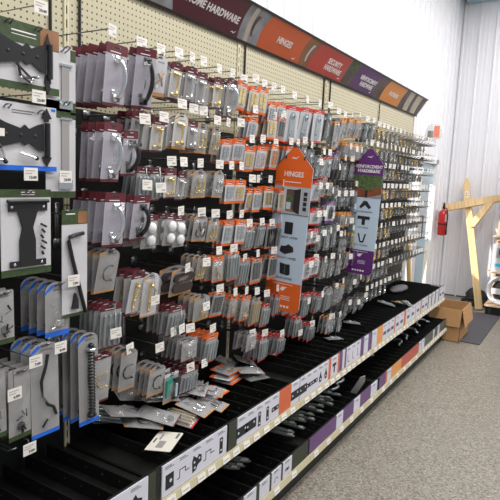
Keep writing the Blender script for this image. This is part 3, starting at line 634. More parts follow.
CAT = '''1 1.61 2.21 2.18 pull_black 2 0.21 0.085
1 1.72 2.21 2.18 clip_bronze 2 0.15 0.085
1 2.33 2.2 2.18 hinge_brass 3 0.13 0.065
1 1.83 2.22 2.17 post_brass 3 0.14 0.060
1 1.92 2.22 2.17 post_chrome 3 0.14 0.060
1 2.23 2.21 2.17 pull_chrome 2 0.17 0.060
1 1.46 2.22 2.16 pull_silver 5 0.20 0.100
1 2.00 2.22 2.16 post_chrome 3 0.14 0.060
1 2.12 2.21 2.16 post_brass 3 0.13 0.060
1 1.86 2.02 1.97 post_brass_tan 2 0.14 0.075
1 1.61 1.93 1.95 post_black 3 0.14 0.075
1 1.94 2.01 1.95 post_chrome 1 0.12 0.050
1 1.72 1.93 1.94 post_brass 3 0.13 0.070
1 2.01 2.01 1.94 hook_brass 4 0.12 0.065
1 2.12 1.98 1.94 hook_brass 2 0.12 0.060
1 2.32 1.99 1.90 hinge_grey 3 0.11 0.055
1 1.45 - 1.89 pull_silver 4 0.20 0.085
1 2.21 1.98 1.89 hinge_grey 3 0.11 0.055
1 1.54 - 1.87 pull_black 2 0.16 0.070
1 1.63 1.68 1.74 bag_maroon 3 0.13 0.060
1 1.71 1.67 1.74 bag_maroon 3 0.13 0.060
1 1.80 1.78 1.74 post_brass 2 0.12 0.070
1 2.00 1.78 1.74 hook_brass 3 0.12 0.085
1 2.15 1.78 1.74 hook_chrome 3 0.12 0.085
1 1.88 1.78 1.73 post_chrome 1 0.12 0.050
1 2.25 1.78 1.70 hinge_grey 2 0.11 0.055
1 2.34 1.78 1.70 hinge_brass 2 0.11 0.055
1 1.46 - 1.64 pull_silver 5 0.19 0.085
1 1.60 - 1.63 pull_black 2 0.17 0.085
1 1.68 - 1.55 knob_white 3 0.13 0.080
1 1.81 - 1.55 knob_white 2 0.13 0.065
1 1.87 1.57 1.54 knob_white 1 0.13 0.070
1 2.02 1.56 1.54 hook_black 4 0.12 0.080
1 2.13 1.55 1.52 hook_brass 3 0.11 0.080
1 2.25 1.54 1.50 hinge_grey 3 0.12 0.060
1 2.36 1.54 1.50 hinge_grey 3 0.12 0.060
1 1.46 1.58 1.43 bag_tan 6 0.16 0.095
1 2.04 1.33 1.35 hook_brass 4 0.11 0.060
1 2.30 1.37 1.34 rod_grey 5 0.14 0.070
1 1.62 - 1.33 brace_brass 3 0.18 0.070
1 2.17 1.37 1.33 bag_orange 3 0.12 0.070
1 1.69 1.21 1.31 brace_brass_tan 3 0.18 0.080
1 1.90 1.3 1.31 felt_brown 2 0.12 0.150
1 1.47 1.12 1.22 bag_maroon 5 0.17 0.085
1 2.05 1.12 1.16 bag_brass 4 0.12 0.100
1 2.19 1.18 1.15 hinge_black 2 0.12 0.060
1 1.87 1.05 1.14 bag_maroon 5 0.13 0.100
1 2.33 1.14 1.11 bag_orange 3 0.11 0.060
1 1.43 - 1.03 pull_brass 2 0.18 0.080
1 1.57 1.02 1.02 bag_tan 6 0.17 0.075
1 1.96 1.03 0.97 bag_silver 6 0.10 0.090
1 2.14 0.99 0.95 bag_orange_tall 6 0.14 0.090
1 1.75 0.99 0.90 bag_tan 4 0.13 0.090
1 1.84 1.04 0.84 tube_teal 3 0.13 0.080
1 1.97 0.83 0.83 bag_maroon 6 0.12 0.100
1 2.08 0.83 0.71 bag_silver 3 0.06 0.080
2 2.53 2.21 2.18 hinge_brass 3 0.13 0.060
2 2.44 2.22 2.17 hinge_brass 3 0.13 0.065
2 3.22 2.2 2.15 tee_strap 2 0.19 0.075
2 3.04 2.2 2.14 tee_strap 2 0.19 0.075
2 2.73 2.21 2.13 hinge_grey 3 0.11 0.060
2 2.87 2.2 2.13 tee_strap 2 0.20 0.055
2 2.63 2.21 2.12 hinge_grey 3 0.11 0.060
2 2.64 2.06 2.05 hinge_brass 3 0.12 0.060
2 2.75 2.08 2.05 hinge_black 3 0.12 0.060
2 2.45 2.07 2.02 hinge_grey 3 0.11 0.075
2 3.04 1.96 1.92 strap_grey 3 0.10 0.060
2 2.68 1.92 1.90 hinge_brass 4 0.13 0.075
2 2.54 1.93 1.88 hinge_chrome 3 0.12 0.060
2 2.43 1.92 1.87 hinge_brass 3 0.12 0.060
2 3.24 1.84 1.87 strap_grey 3 0.14 0.060
2 3.26 1.69 1.71 tee_strap 2 0.13 0.060
2 2.64 1.72 1.67 hinge_brass 3 0.12 0.070
2 2.45 1.72 1.66 hinge_brass 2 0.12 0.050
2 2.51 1.72 1.66 hinge_grey 3 0.12 0.060
2 3.26 1.51 1.53 tee_strap 2 0.10 0.060
2 2.57 1.49 1.47 rod_grey 4 0.13 0.060
2 2.44 1.49 1.46 rod_grey 3 0.12 0.060
2 2.68 1.48 1.46 rod_black 3 0.13 0.070
2 3.16 1.38 1.40 tee_strap 2 0.10 0.060
2 3.26 1.35 1.40 tee_strap 2 0.10 0.060
2 2.41 1.31 1.29 rod_grey 5 0.14 0.070
2 2.54 1.32 1.28 hinge_black 3 0.13 0.090
2 3.18 1.19 1.21 tee_strap 2 0.13 0.060
2 3.30 1.21 1.21 tee_strap 2 0.12 0.060
2 2.44 1.13 1.09 bag_orange 3 0.13 0.060
2 2.55 1.11 1.06 bag_brass_red 4 0.15 0.070
2 2.66 1.08 1.01 bag_red 3 0.13 0.060
2 3.18 0.95 0.98 bag_red 4 0.15 0.060
2 3.39 0.94 0.95 bag_red 4 0.13 0.060
2 2.52 0.88 0.87 bag_silver 4 0.10 0.070
2 3.08 0.76 0.85 bag_red 3 0.13 0.060
2 2.66 0.85 0.82 bag_red 4 0.14 0.070
2 2.87 0.8 0.78 bag_red 4 0.12 0.060
2 3.30 0.76 0.76 bag_red 3 0.12 0.060
3 3.92 2.21 2.17 box_amber 3 0.13 0.070
3 4.23 2.2 2.17 strap_grey 3 0.14 0.050
3 3.77 2.19 2.16 box_amber 3 0.13 0.070
3 4.09 2.2 2.16 strap_grey 3 0.14 0.050
3 3.38 2.21 2.15 strap_grey 3 0.17 0.060
3 3.64 2.18 2.14 box_amber 3 0.14 0.070
3 3.53 2.19 2.13 strap_grey 2 0.12 0.050
3 3.51 2.19 2.11 box_amber 2 0.17 0.060
3 3.73 1.97 1.99 box_amber 3 0.11 0.060
3 3.85 1.96 1.99 box_amber 3 0.11 0.060
3 3.95 1.96 1.99 box_amber 3 0.11 0.060
3 3.55 1.82 1.91 box_purple 3 0.12 0.060
3 3.42 1.91 1.87 strap_red 3 0.13 0.060
3 3.33 1.91 1.86 strap_red 3 0.13 0.060
3 3.36 1.69 1.73 strap_red 3 0.12 0.060
3 3.46 1.66 1.70 box_yellow 3 0.08 0.050
3 3.57 1.64 1.68 bag_clear 3 0.12 0.050
3 3.69 1.64 1.66 bag_clear 3 0.12 0.050
3 3.81 1.64 1.66 bag_clear 3 0.12 0.050
3 3.50 1.49 1.57 box_purple_white 2 0.14 0.110
3 3.35 1.51 1.54 strap_grey 3 0.12 0.050
3 3.73 1.44 1.49 box_amber 3 0.10 0.050
3 3.84 1.44 1.49 box_amber 3 0.10 0.050
3 3.59 1.4 1.42 strap_grey 4 0.16 0.060
3 3.36 1.38 1.41 strap_grey 4 0.16 0.050
3 3.47 1.39 1.41 strap_grey 4 0.16 0.060
3 3.71 1.35 1.31 bag_clear 3 0.12 0.060
3 3.78 1.35 1.31 bag_clear 3 0.12 0.060
3 4.02 1.18 1.20 bag_clear 3 0.12 0.060
3 3.87 1.17 1.19 bag_amber 3 0.12 0.060
3 3.46 1.19 1.18 bag_clear 3 0.13 0.070
3 3.58 1.2 1.17 bag_clear 3 0.13 0.070
3 3.71 1.18 1.16 bag_clear 3 0.12 0.070
3 4.12 0.98 1.01 bag_clear 3 0.12 0.060
3 3.99 0.96 0.98 bag_clear 3 0.12 0.060
3 3.56 0.77 0.97 bag_white 2 0.17 0.090
3 3.69 0.97 0.95 bag_clear 3 0.13 0.080
3 3.81 0.99 0.95 bag_amber 3 0.13 0.060
3 3.92 0.79 0.80 bag_clear 4 0.13 0.060
3 4.11 0.78 0.80 bag_clear 3 0.12 0.060
3 4.27 0.79 0.80 bag_clear 3 0.12 0.060
3 3.60 0.77 0.75 bag_amber 3 0.12 0.070
3 3.67 0.75 0.73 bag_clear 3 0.12 0.070
3 3.79 0.74 0.72 bag_clear 3 0.13 0.070'''
hooks = []
for l in CAT.strip().split('\n'):
    a = l.split(); hooks.append([int(a[0]), float(a[1]), None if a[2] == '-' else float(a[2]), float(a[3]), a[4], int(a[5]), float(a[6]), float(a[7])])
# the run continues behind the hanging orange sign
for (y, z, kd) in ((2.80, 1.66, 'hinge_brass'), (2.92, 1.66, 'hinge_grey'), (3.05, 1.70, 'tee_strap'), (2.82, 1.46, 'rod_grey'), (2.94, 1.46, 'rod_grey'), (3.05, 1.52, 'tee_strap'), (2.72, 1.28, 'hinge_black'), (2.86, 1.28, 'rod_black'), (3.0, 1.28, 'tee_strap'), (2.80, 1.05, 'bag_red'), (2.92, 1.03, 'bag_red'), (3.04, 1.0, 'bag_red'), (2.86, 1.90, 'hinge_grey'), (2.95, 1.90, 'strap_grey'), (3.14, 1.9, 'strap_grey')):
    hooks.append([2, y, round(z+.04, 2), z, kd, 3, .13, .06])
# far end of the run: nine even rows of small packs
rr = random.Random(11)
far_kinds = ['bag_clear', 'screw_eye', 'bag_bronze', 'bag_yellow', 'strap_grey', 'screw_eye', 'bag_bronze', 'bag_yellow', 'bag_clear', 'bag_yellow', 'screw_eye']
y = 4.36
while y < 6.33:
    for z in (2.14, 1.98, 1.82, 1.65, 1.48, 1.31, 1.14, .97, .80):
        if z > 2.1 and y < 4.3: continue
        k = rr.choice(far_kinds)
        if z < 1.0 and k == 'bag_yellow': k = 'bag_clear'
        if (z < .9 and y > 5.5): continue
        hooks.append([4 if y > 5.167 else 3, round(y+rr.uniform(-.01, .01), 3), z+.05, z, k, 3 if rr.random() < .4 else 2, .10, .055])
    y += .118 if y < 5.1 else .105
for (y, z) in ((4.13, 1.66), (4.24, 1.66), (3.95, 1.66), (3.95, 1.49), (4.08, 1.49), (4.2, 1.49), (3.95, 1.33), (4.09, 1.33), (4.22, 1.33), (4.2, 1.18), (4.05, 1.84), (4.2, 1.84), (3.7, 1.84), (3.83, 1.84), (4.1, 1.98), (4.22, 1.98)):
    hooks.append([3, y, z+.05, z, rr.choice(['bag_clear', 'bag_amber', 'bag_yellow', 'strap_grey']), 3, .11, .055])
for h in hooks: h.append(rowi(h[0], h[3]))
hooks.sort(key=lambda q: (q[0], q[8], q[1]))
cnt = {}
BACK = ['frontmost', 'second back', 'third back', 'fourth back', 'fifth back', 'sixth back']
NPK = 0
for (bay, y, tz, z, kd, n, hh, ww, ri) in hooks:
    i = cnt.get((bay, ri), 0); cnt[(bay, ri)] = i+1
    zh = z-.013
    low = tz is not None and tz < zh+.01
    place_hook(y, zh, tz, bay, ROWN[ri], i, -1.478 if low else -1.5)
    if bay < 4 and y < 4.3:
        hh = round(hh*1.06, 3)
        if kd.startswith('hinge'): ww = max(.09, ww*1.2)
        elif kd == 'tee_strap': ww = .13 if y > 2.8 else .11
        elif kd.startswith(('strap', 'box')): ww *= 1.4
        elif kd.startswith('rod'): ww *= 1.3
        elif bay > 1: ww *= 1.35
        else: ww *= 1.14
        ww = round(ww, 3)
    pitch = K[kd][12]; n = min(n, int(.235/pitch))
    if y > 4.3: hh, ww = .085, .05
    rg = random.Random(int(y*1000+z*77))
    for j in range(n):
        x = (-1.47 if kd in ('pull_silver', 'pull_black') else -1.498 if y < 4.9 else -1.62)-j*pitch-rg.uniform(0, .006)
        lab = '%s, %s on %s hook, %s, %s' % (K[kd][1], BACK[j], ORD[i], ROWN[ri], BAYN[bay])
        place_pack(kd, hh, ww, (x, y+rg.uniform(-.003, .003), zh), (rg.uniform(-.05, .05), rg.uniform(.06, .19), rg.uniform(-.12, .12)), lab, (y < 2.75 and j < 3) or (y < 4.3 and j == 0), 0)
        NPK += 1
print('hooks', len(hooks), 'packs', NPK)
# ------------------------------------------------------------------ the big gate hardware cards in the leftmost bay
def hook_at(y, z, tagy=None, tagz=None, lab='', xf=-1.5):
    t = thing('peg_hook', lab, 'peg hook', (-1.797, y, z), (0,0,0), 'peg hooks on the pegboard run')
    obj('product_wire', loop_mesh(round(xf+1.797-.0, 3)), t)
    if tagz is not None:
        b = MB(); dy = tagy-y; dz = tagz-z
        b.tube([(0, dy, max(dz, .02)), (xf+1.797-.004, dy, max(dz, .02)), (xf+1.797+.0, dy, dz)], .002, 'wire', 6); b.build('scan_wire', t)
        g_ = obj('price_tag', TAGM, t); g_.location = (xf+1.797+.0035, dy, dz)
        return t, g_
    return t, None
def tag_text(hk, txt):
    """printed price on the tag"""
    t, g_ = hk
    me = text_mesh(txt, .013, 'icon', .0003, 1, .0002); o = obj('lettering', me, g_)
    o.matrix_parent_inverse = Matrix.Identity(4); o.matrix_basis = Matrix.Translation((.0016, .006, -.0185)) @ Matrix(((0,0,1,0),(1,0,0,0),(0,1,0,0),(0,0,0,1)))
X0 = -1.518
def card_thing(name, label, cat, y0, y1, zt, zb, holes=(), x=X0):
    t = thing(name, label, cat, (x, (y0+y1)/2, zt))
    return t, (y1-y0)/2, zb-zt
# strap hinge on white card with green ends
tag_text(hook_at(1.16, 2.135, 1.16, 2.215, 'wire peg hook with price tag at the top left corner'), '20.49')
hook_at(1.06, 2.135, None, None, 'second wire loop holding the green topped strap hinge card')
def strap_hinge(b, hw, zc, m, full=True, x=.004):
    L0, L1 = -.080, hw*.62; md = .020
    b.prism([(L0, zc-.046), (L0+.03, zc-.040), (md-.015, zc-.026), (md, zc-.036), (md+.015, zc-.026), (L1-.02, zc-.048), (L1, zc-.05), (L1, zc+.038), (L1-.02, zc+.032), (md+.015, zc+.016), (md, zc+.028), (md-.015, zc+.016), (L0+.03, zc+.030), (L0, zc+.042)], x, x+.006, m); b.box(x, x+.009, L0-.03, L0+.004, zc-.07, zc+.055, m)
    for f in (.2, .5, .8): b.sphere((x+.006, L0+(L1-L0)*f, zc-.005), .006, m, 8, .5)
    b.lathe([(.009, 0), (.009, .105)], (x+.008, L1+.012, zc-.065), m, 12)
t, hw, zb = card_thing('strap_hinge_card', 'large black strap hinge on white card with green ends and brick photo', 'strap hinge', .955, 1.243, 2.152, 1.952)
b = MB(); b.box(-.001, .001, -hw, hw, zb, 0, 'card_white'); b.build('card', t)
b = MB(); b.box(-.0016, .0018, -hw-.0004, hw+.0004, -.062, .0005, 'green'); b.box(.0018, .0022, hw*.50, hw, -.061, -.001, 'photo_wood'); b.build('printed_header', t); b = MB(); b.box(-.0016, .0018, -hw-.0004, hw+.0004, zb-.0004, zb+.022, 'green'); b.build('printed_foot', t); b = MB()
b.box(.0018, .0023, -hw*.2, hw*.4, -.030, -.026, 'lettering'); b.box(.0018, .0023, -hw*.2, hw*.4, -.040, -.038, 'lettering'); b.build('printed_band', t)
b = MB(); strap_hinge(b, hw, -.088, 'dark_metal')
b.prism([(hw*.62, -.14), (hw*.72, -.14), (hw*.76, -.165), (hw*.72, -.17), (hw*.74, -.185), (hw*.67, -.2), (hw*.6, -.185), (hw*.62, -.17), (hw*.58, -.165)], .004, .008, 'dark_metal')
b.prism([(hw*.62, -.06), (hw*.60, -.045), (hw*.63, -.035), (hw*.67, -.015), (hw*.71, -.035), (hw*.74, -.045), (hw*.72, -.06)], .004, .008, 'dark_metal'); b.build('product', t)
b = MB()
for (a, c, d_, e) in ((-.02, -.125, .035, -.165), (-.015, -.12, -.005, -.165), (.0, -.165, .055, -.155), (-.01, -.155, .03, -.175)): b.tube([(.012, a, c), (.012, d_, e)], .004, 'dark_metal', 6); b.sphere((.012, d_, e), .006, 'chrome', 8)
b.build('screw', t)
# narrow silver hinge cards beside it
for (zt, zb_, lab) in ((2.113, 1.885, 'narrow white card with silver plate behind the strap hinges, upper one'), (1.94, 1.62, 'narrow white card with green square beside the spear hinge')):
    t, hw, zb = card_thing('plate_card', lab, 'hardware card', 1.20, 1.322, zt, zb_, x=-1.53)
    b = MB(); b.box(-.001, .001, -hw, hw, zb, 0, 'card_white'); b.build('card', t)
    b = MB(); b.box(-.0014, .0016, hw-.022, hw+.0003, -.04, -.002, 'green'); b.build('printed_square', t); b = MB(); b.box(-.0014, .0016, -hw, hw, zb, zb+.022, 'green'); b.build('printed_foot', t)
    b = MB(); b.box(.001, .008, -hw*.1, hw*.7, -.06, -.052, 'chrome'); b.box(.001, .006, hw*.0, hw*.5, zb+.03, -.06, 'card_grey'); b.box(.001, .010, -hw*.2, hw*.7, zb+.03, zb+.06, 'chrome'); b.build('product', t)
hook_at(1.27, 2.10, None, None, 'wire peg hook holding the upper narrow white card', -1.50)
hook_at(1.27, 1.925, None, None, 'wire peg hook holding the narrow card with green square', -1.50)
# spear tipped hinge card, blue foot
tag_text(hook_at(1.17, 1.885, 1.15, 1.945, 'wire peg hook with price tag above the spear hinge card'), '20.49')
hook_at(1.05, 1.89, None, None, 'left wire loop holding the blue footed spear hinge card')
t, hw, zb = card_thing('strap_hinge_card', 'large black spear tipped strap hinge on grey card with blue foot', 'strap hinge', .945, 1.232, 1.912, 1.708)
b = MB(); b.box(-.001, .001, -hw, hw, zb, 0, 'card_white'); b.build('card', t)
b = MB(); b.box(-.0016, .0018, -hw-.0004, hw+.0004, zb-.0004, zb+.015, 'blue'); b.box(.001, .0018, -.02, .06, -.024, -.021, 'ink'); b.box(.001, .0018, -.02, .05, -.031, -.0285, 'ink'); b.box(.001, .0018, hw-.02, hw-.004, -.012, -.004, 'blue'); b.build('printed_band', t)
b = MB(); strap_hinge(b, hw, -.092, 'dark_metal')
for s_ in (1, -1):
    zc = -.098; b.prism([(hw*.66, zc+s_*.05), (hw*.76, zc+s_*.05), (hw*.76, zc+s_*.058), (hw*.84, zc+s_*.062), (hw*.71, zc+s_*.092), (hw*.58, zc+s_*.062), (hw*.66, zc+s_*.058)][::s_], .004, .008, 'dark_metal')
b.build('product', t)
b = MB()
for (a, c, d_, e) in ((-.13, -.15, -.07, -.135), (-.06, -.14, -.05, -.18), (.0, -.15, .06, -.165), (-.10, -.17, -.055, -.175)):
    b.tube([(.012, a, c), (.012, d_, e)], .004, 'chrome', 8); b.sphere((.012, d_, e), .007, 'dark_metal', 8)
b.build('screw', t)
b = MB(); b.box(.010, .0115, -.075, -.052, -.105, -.082, 'tag'); b.build('price_sticker', t)
# tee hinge card
tag_text(hook_at(1.12, 1.632, 1.118, 1.705, 'wire peg hook with price tag under the spear hinge card'), '15.49')
tag_text(hook_at(1.262, 1.565, 1.253, 1.70, 'wire peg hook carrying the narrow card with black angled rod'), '20.99')
t, hw, zb = card_thing('tee_hinge_card', 'black tee hinge on white card with green header and foot', 'tee hinge', 1.025, 1.208, 1.648, 1.375)
b = MB(); b.box(-.001, .001, -hw, hw, zb, 0, 'card_white'); b.build('card', t)
b = MB(); b.box(-.0016, .0018, -hw-.0004, hw+.0004, -.024, .0005, 'green'); b.build('printed_header', t); b = MB(); b.box(-.0016, .0018, -hw-.0004, hw+.0004, zb-.0004, zb+.022, 'green'); b.build('printed_foot', t); b = MB(); b.box(.0018, .0022, -.02, .03, -.010, -.007, 'lettering'); b.box(.0018, .0022, -.02, .03, -.017, -.015, 'lettering'); b.build('printed_band', t)
b = MB(); b.box(.003, .008, -hw*.74, hw*.80, -.068, -.040, 'dark_metal'); b.lathe([(.006, 0), (.006, .15)], (.012, -.075, -.036), 'dark_metal', 10, 'y')
b.prism([(-.030, -.245), (.028, -.245), (.028, -.16), (.018, -.12), (.036, -.068), (-.036, -.068), (-.020, -.12), (-.030, -.16)], .004, .009, 'dark_metal'); b.box(.003, .008, -hw*.70, hw*.74, -.245, -.225, 'dark_metal')
for (u, v) in ((-.058, -.054), (.058, -.054), (-.05, -.235), (.05, -.235)): b.sphere((.009, u, v), .005, 'chrome', 8, .4)
b.build('product', t)
b = MB()
for i in range(6): b.tube([(.012, .045+.004*(i % 2), -.11-.018*i), (.012, .066-.006*(i % 3), -.12-.018*i)], .004, 'dark_metal', 6)
b.build('screw', t)
# angled rod card
t, hw, zb = card_thing('rod_card', 'tall white card with black angled rod and green photo header', 'gate rod', 1.243, 1.353, 1.580, 1.205, x=-1.505)
b = MB(); b.box(-.001, .001, -hw, hw, zb, 0, 'card_white'); b.build('card', t)
b = MB(); b.box(-.0016, .0018, -hw-.0004, hw+.0004, -.05, .0005, 'green'); b.box(.0018, .0022, hw*.25, hw*.95, -.047, -.006, 'photo_wood'); b.box(.0018, .0022, -hw*.7, 0, -.016, -.012, 'lettering'); b.build('printed_header', t); b = MB(); b.box(-.0016, .0018, -hw, hw, zb, zb+.012, 'green'); b.build('printed_foot', t)
b = MB(); b.tube([(.010, .030, -.082), (.010, -.005, -.086), (.010, -.030, -.092), (.010, -.034, -.105), (.010, -.020, -.16), (.010, .012, -.27), (.010, .040, -.365)], .0068, 'dark_metal', 10); b.build('product', t, True)
b = MB(); b.prism([(-.02, zb+.03), (.006, zb+.028), (.004, zb+.06), (-.006, zb+.085), (-.014, zb+.05)], .004, .016, 'dark_metal'); b.box(.004, .008, .0, .012, zb+.026, zb+.03, 'chrome'); b.build('fitting', t)
# packs with generic shape in the leftmost bay
def near_pack(kd, y, z, n, h, w, lab, tz=None, ty=None, price=None, x0=-1.520, dy=.0, hl=''):
    hk = hook_at(y, z-.012, y if ty is None else ty, tz, hl, x0+.03)
    if price and tz: tag_text(hk, price)
    rg = random.Random(int(y*999))
    for j in range(n):
        place_pack(kd, h, w, (x0-j*K[kd][12], y+dy*j, z-.012), (rg.uniform(-.02, .02), rg.uniform(-.04, .02), rg.uniform(-.08, .08)), lab % BACK[j], True)
near_pack('gate_blue', 1.235, 1.335, 4, .190, .095, 'blue cornered bag of silver gate fittings, %s under the black rod card', 1.345, 1.278, '7.99', hl='wire peg hook carrying the blue cornered gate fitting bags')
near_pack('spring_blue', 1.372, 1.125, 4, .35, .090, 'black gate spring on tall blue footed card, %s beside upright', hl='wire peg hook carrying the tall gate spring cards')
near_pack('gate_hook', 1.180, 1.135, 3, .33, .110, 'black gate hook on tall blue footed card, %s at left', 1.121, 1.222, '8.49', hl='wire peg hook carrying the tall black gate hook cards')
near_pack('gate_green', 1.085, 1.07, 4, .24, .085, 'green footed bag of dark gate fittings, %s left of gate hooks', 1.098, 1.122, '7.49', hl='wire peg hook carrying the green footed gate bags')
near_pack('gate_green', 1.03, 1.335, 3, .17, .075, 'green footed bag of black fittings, %s left of the blue cornered bags', hl='wire peg hook left of the blue cornered bags')
near_pack('gate_green', .99, 1.08, 3, .22, .085, 'green footed bag of fittings, %s at the left frame edge', 1.012, 1.043, '6.99', hl='wire peg hook at the left frame edge')
hk = hook_at(1.05, .80, 1.103, .80, 'empty long wire peg hook with tag above the black shelf', -1.50); tag_text(hk, '7.99')

# ------------------------------------------------------------------ hanging category signs (seen face on, hung across the aisle side of the hooks)
def hang_sign(label, y, xl, xr, zs, zp, zb, roll_, head_m, heads, hz, pz, bz, photo, icons, sizes):
    cx = (xl+xr)/2; hw = (xr-xl)/2
    t = thing('hanging_sign', label, 'sign', (cx, y, zp), (0, roll_, 0))
    S, B = zs-zp, zb-zp
    def P(b, poly, m, k): b.prism(poly, -.0012*k, 0, m, 'y')
    # front faces look towards -y: stack thicker prisms for the print
    out = [(-hw, S), (-hw, B+.022), (-hw+.022, B), (hw-.022, B), (hw, B+.022), (hw, S), (hw*.12, -.004), (-hw*.12, -.004)]
    b = MB(); b.prism(out, 0, .004, 'sign_blue', 'y'); b.build('sign_panel', t)
    b = MB(); H = hz-zp; b.prism([(-hw, S), (-hw, H), (hw, H), (hw, S), (hw*.12, -.004), (-hw*.12, -.004)], -.0012, 0, head_m, 'y')
    b.build('colour_print', t); b = MB(); Q = bz-zp; b.prism([(-hw, Q), (-hw, B+.022), (-hw+.022, B), (hw-.022, B), (hw, B+.022), (hw, Q)], -.0012, 0, head_m, 'y'); b.build('colour_print', t)
    b = MB(); p1 = pz-zp; photo(b, hw, H, p1); b.build('photo_print', t)
    for (fn, z, cap) in icons:
        b = MB(); fn(b, z-zp); b.build('product_icon', t)
        me = text_mesh(cap, .0165, 'icon', .0003, .95); o = obj('lettering', me, t); o.location = (0, -.0014, z-zp-.055); o.rotation_euler = (math.pi/2, 0, 0)
    for (txt, z, sz, sx) in heads:
        me = text_mesh(txt, sz, 'lettering', .0005, sx, .0008); o = obj('lettering', me, t); o.location = (0, -.0018, z-zp); o.rotation_euler = (math.pi/2, 0, 0)
    b = MB(); b.box(-.05, .05, -.002, -.0012, hz-zp+.022, hz-zp+.027, 'lettering'); squiggle(b, .0, (zs+zp)/2-zp-.004, .05, None, 'y', -.0024)
    b.prism([(-.008, Q-.03), (-.016, Q-.045), (-.004, Q-.055), (.01, Q-.048), (.014, Q-.036), (.03, Q-.028)], -.002, -.0012, 'lettering', 'y')
    for i in range(3): b.box(-.01, .05, -.002, -.0012, Q-.085-.010*i, Q-.082-.010*i, 'lettering')
    b.box(-hw*.6, hw*.55, -.002, -.0012, Q-.014, Q-.011, 'lettering')
    for i in range(5): b.box(-hw*.42+i*hw*.18, -hw*.42+i*hw*.18+.014, -.002, -.0012, B+.022, B+.034, 'lettering')
    b.build('small_mark', t)
    b = MB(); e = .010
    b.tube([(-hw-.012, .006, S-.012), (-hw-.004, .006, S+.004), (0, .006, .014), (hw+.004, .006, S+.004), (hw+.010, .006, S-.010)], .0035, 'dark_metal', 6)
    Rm = Matrix.Rotation(-roll_, 4, 'Y'); a = Rm @ Vector((-1.797-cx, .006, S-.012)) 
    b.tube([(-hw-.012, .006, S-.012), tuple(a)], .003, 'dark_metal', 6)
    for q in (-hw*.5, hw*.5): b.box(q-.004, q+.004, -.003, .008, S*.5-.012, S*.5+.006, 'dark_metal')
    b.build('hanger_wire', t)
    return t
def quad(b, x0, x1, z0, z1, m, k=1.2): b.box(x0, x1, -.001*k, 0, z0, z1, m)
def photo_door(b, hw, H, p1):
    quad(b, -hw, hw, p1, H, 'photo_room'); quad(b, -.055, .060, p1+.018, H-.01, 'card_white', 1.4); quad(b, -.035, .03, p1+.02, H-.016, 'photo_dark', 1.8)
    quad(b, -.030, .008, p1+.05, H-.05, 'photo_leaf', 2.2); quad(b, -.030, -.002, p1+.03, p1+.07, 'sign_blue', 2.6); quad(b, -.03, .03, p1+.018, p1+.028, 'photo_wood', 2.6)
    b.prism([(.016, p1+.022), (.055, p1+.006), (.055, H-.008), (.016, H-.018)], -.003, 0, 'icon', 'y')
    for s_ in (-1, 1):
        for i in range(4):
            x = s_*.086; z = H-.035-i*.028; quad(b, x-.011, x+.011, z-.012, z+.010, 'icon', 2)
    quad(b, -hw, hw, p1, p1+.004, 'photo_dark', 1.9)
def photo_garden(b, hw, H, p1):
    m_ = (H*.5+p1*.5)
    quad(b, -hw, hw, p1, H, 'photo_leaf'); b.prism([(-hw, m_), (-hw, p1), (hw, p1), (hw, m_+.01), (0, m_-.035)], -.0018, 0, 'photo_brown', 'y'); quad(b, -.010, .008, p1, m_-.030, 'icon', 2.2)
    b.prism([(0, p1), (hw, p1), (hw, p1+.03)], -.0024, 0, 'photo_grey', 'y')
def ic_rect(b, z): b.box(-.026, -.001, -.002, 0, z-.034, z+.034, 'icon'); b.box(.001, .026, -.002, 0, z-.034, z+.034, 'icon'); b.box(-.003, .003, -.004, 0, z-.034, z+.034, 'dark_metal')
def ic_open(b, z): b.prism([(-.045, z-.02), (-.01, z-.034), (.045, z-.014), (.040, z+.012), (.01, z+.026), (-.012, z+.014), (-.038, z+.012)], -.002, 0, 'icon', 'y')
def ic_twist(b, z): b.prism([(-.030, z-.03), (.022, z-.036), (.036, z-.028), (.030, z+.030), (.008, z+.028), (-.034, z+.034)], -.002, 0, 'icon', 'y'); b.box(-.003, .003, -.0028, 0, z-.03, z+.03, 'strip_grey')
def ic_corner(b, z): b.prism([(-.045, z-.02), (-.03, z-.032), (0, z-.004), (.032, z-.032), (.048, z-.018), (.012, z+.028), (-.014, z+.028)], -.002, 0, 'icon', 'y')
def ic_tee(b, z): b.box(-.048, .048, -.002, 0, z+.008, z+.032, 'icon'); b.box(-.012, .014, -.002, 0, z-.034, z+.008, 'icon')
def ic_vee(b, z):
    b.prism([(-.034, z+.034), (-.012, z-.034), (.010, z-.034), (.010, z-.022), (-.006, z-.022), (-.022, z+.034)], -.002, 0, 'icon', 'y'); b.prism([(.034, z+.034), (.022, z+.034), (.010, z-.02), (.012, z-.034), (.018, z-.034)], -.0022, 0, 'icon', 'y')
hang_sign('orange topped hanging sign reading hinges over the middle of the run', 2.80, -1.546, -1.314, 1.778, 1.893, .945, .052, 'orange', [('HINGES', 1.740, .040, .90)], 1.672, 1.512, 1.118, photo_door, [(ic_rect, 1.435, 'PREMIUM HINGES'), (ic_open, 1.315, 'SPECIALTY HINGES'), (ic_twist, 1.195, 'DOOR HINGES')], None)
hang_sign('purple topped hanging sign reading reinforcement hardware further down the run', 4.0, -1.534, -1.308, 1.845, 1.962, 1.012, .045, 'purple', [('REINFORCEMENT', 1.828, .033, .80), ('HARDWARE', 1.796, .033, .95)], 1.765, 1.598, 1.200, photo_garden, [(ic_corner, 1.545, 'CORNER BRACES'), (ic_tee, 1.425, 'FLAT PLATES'), (ic_vee, 1.290, 'JOIST HANGERS')], None)

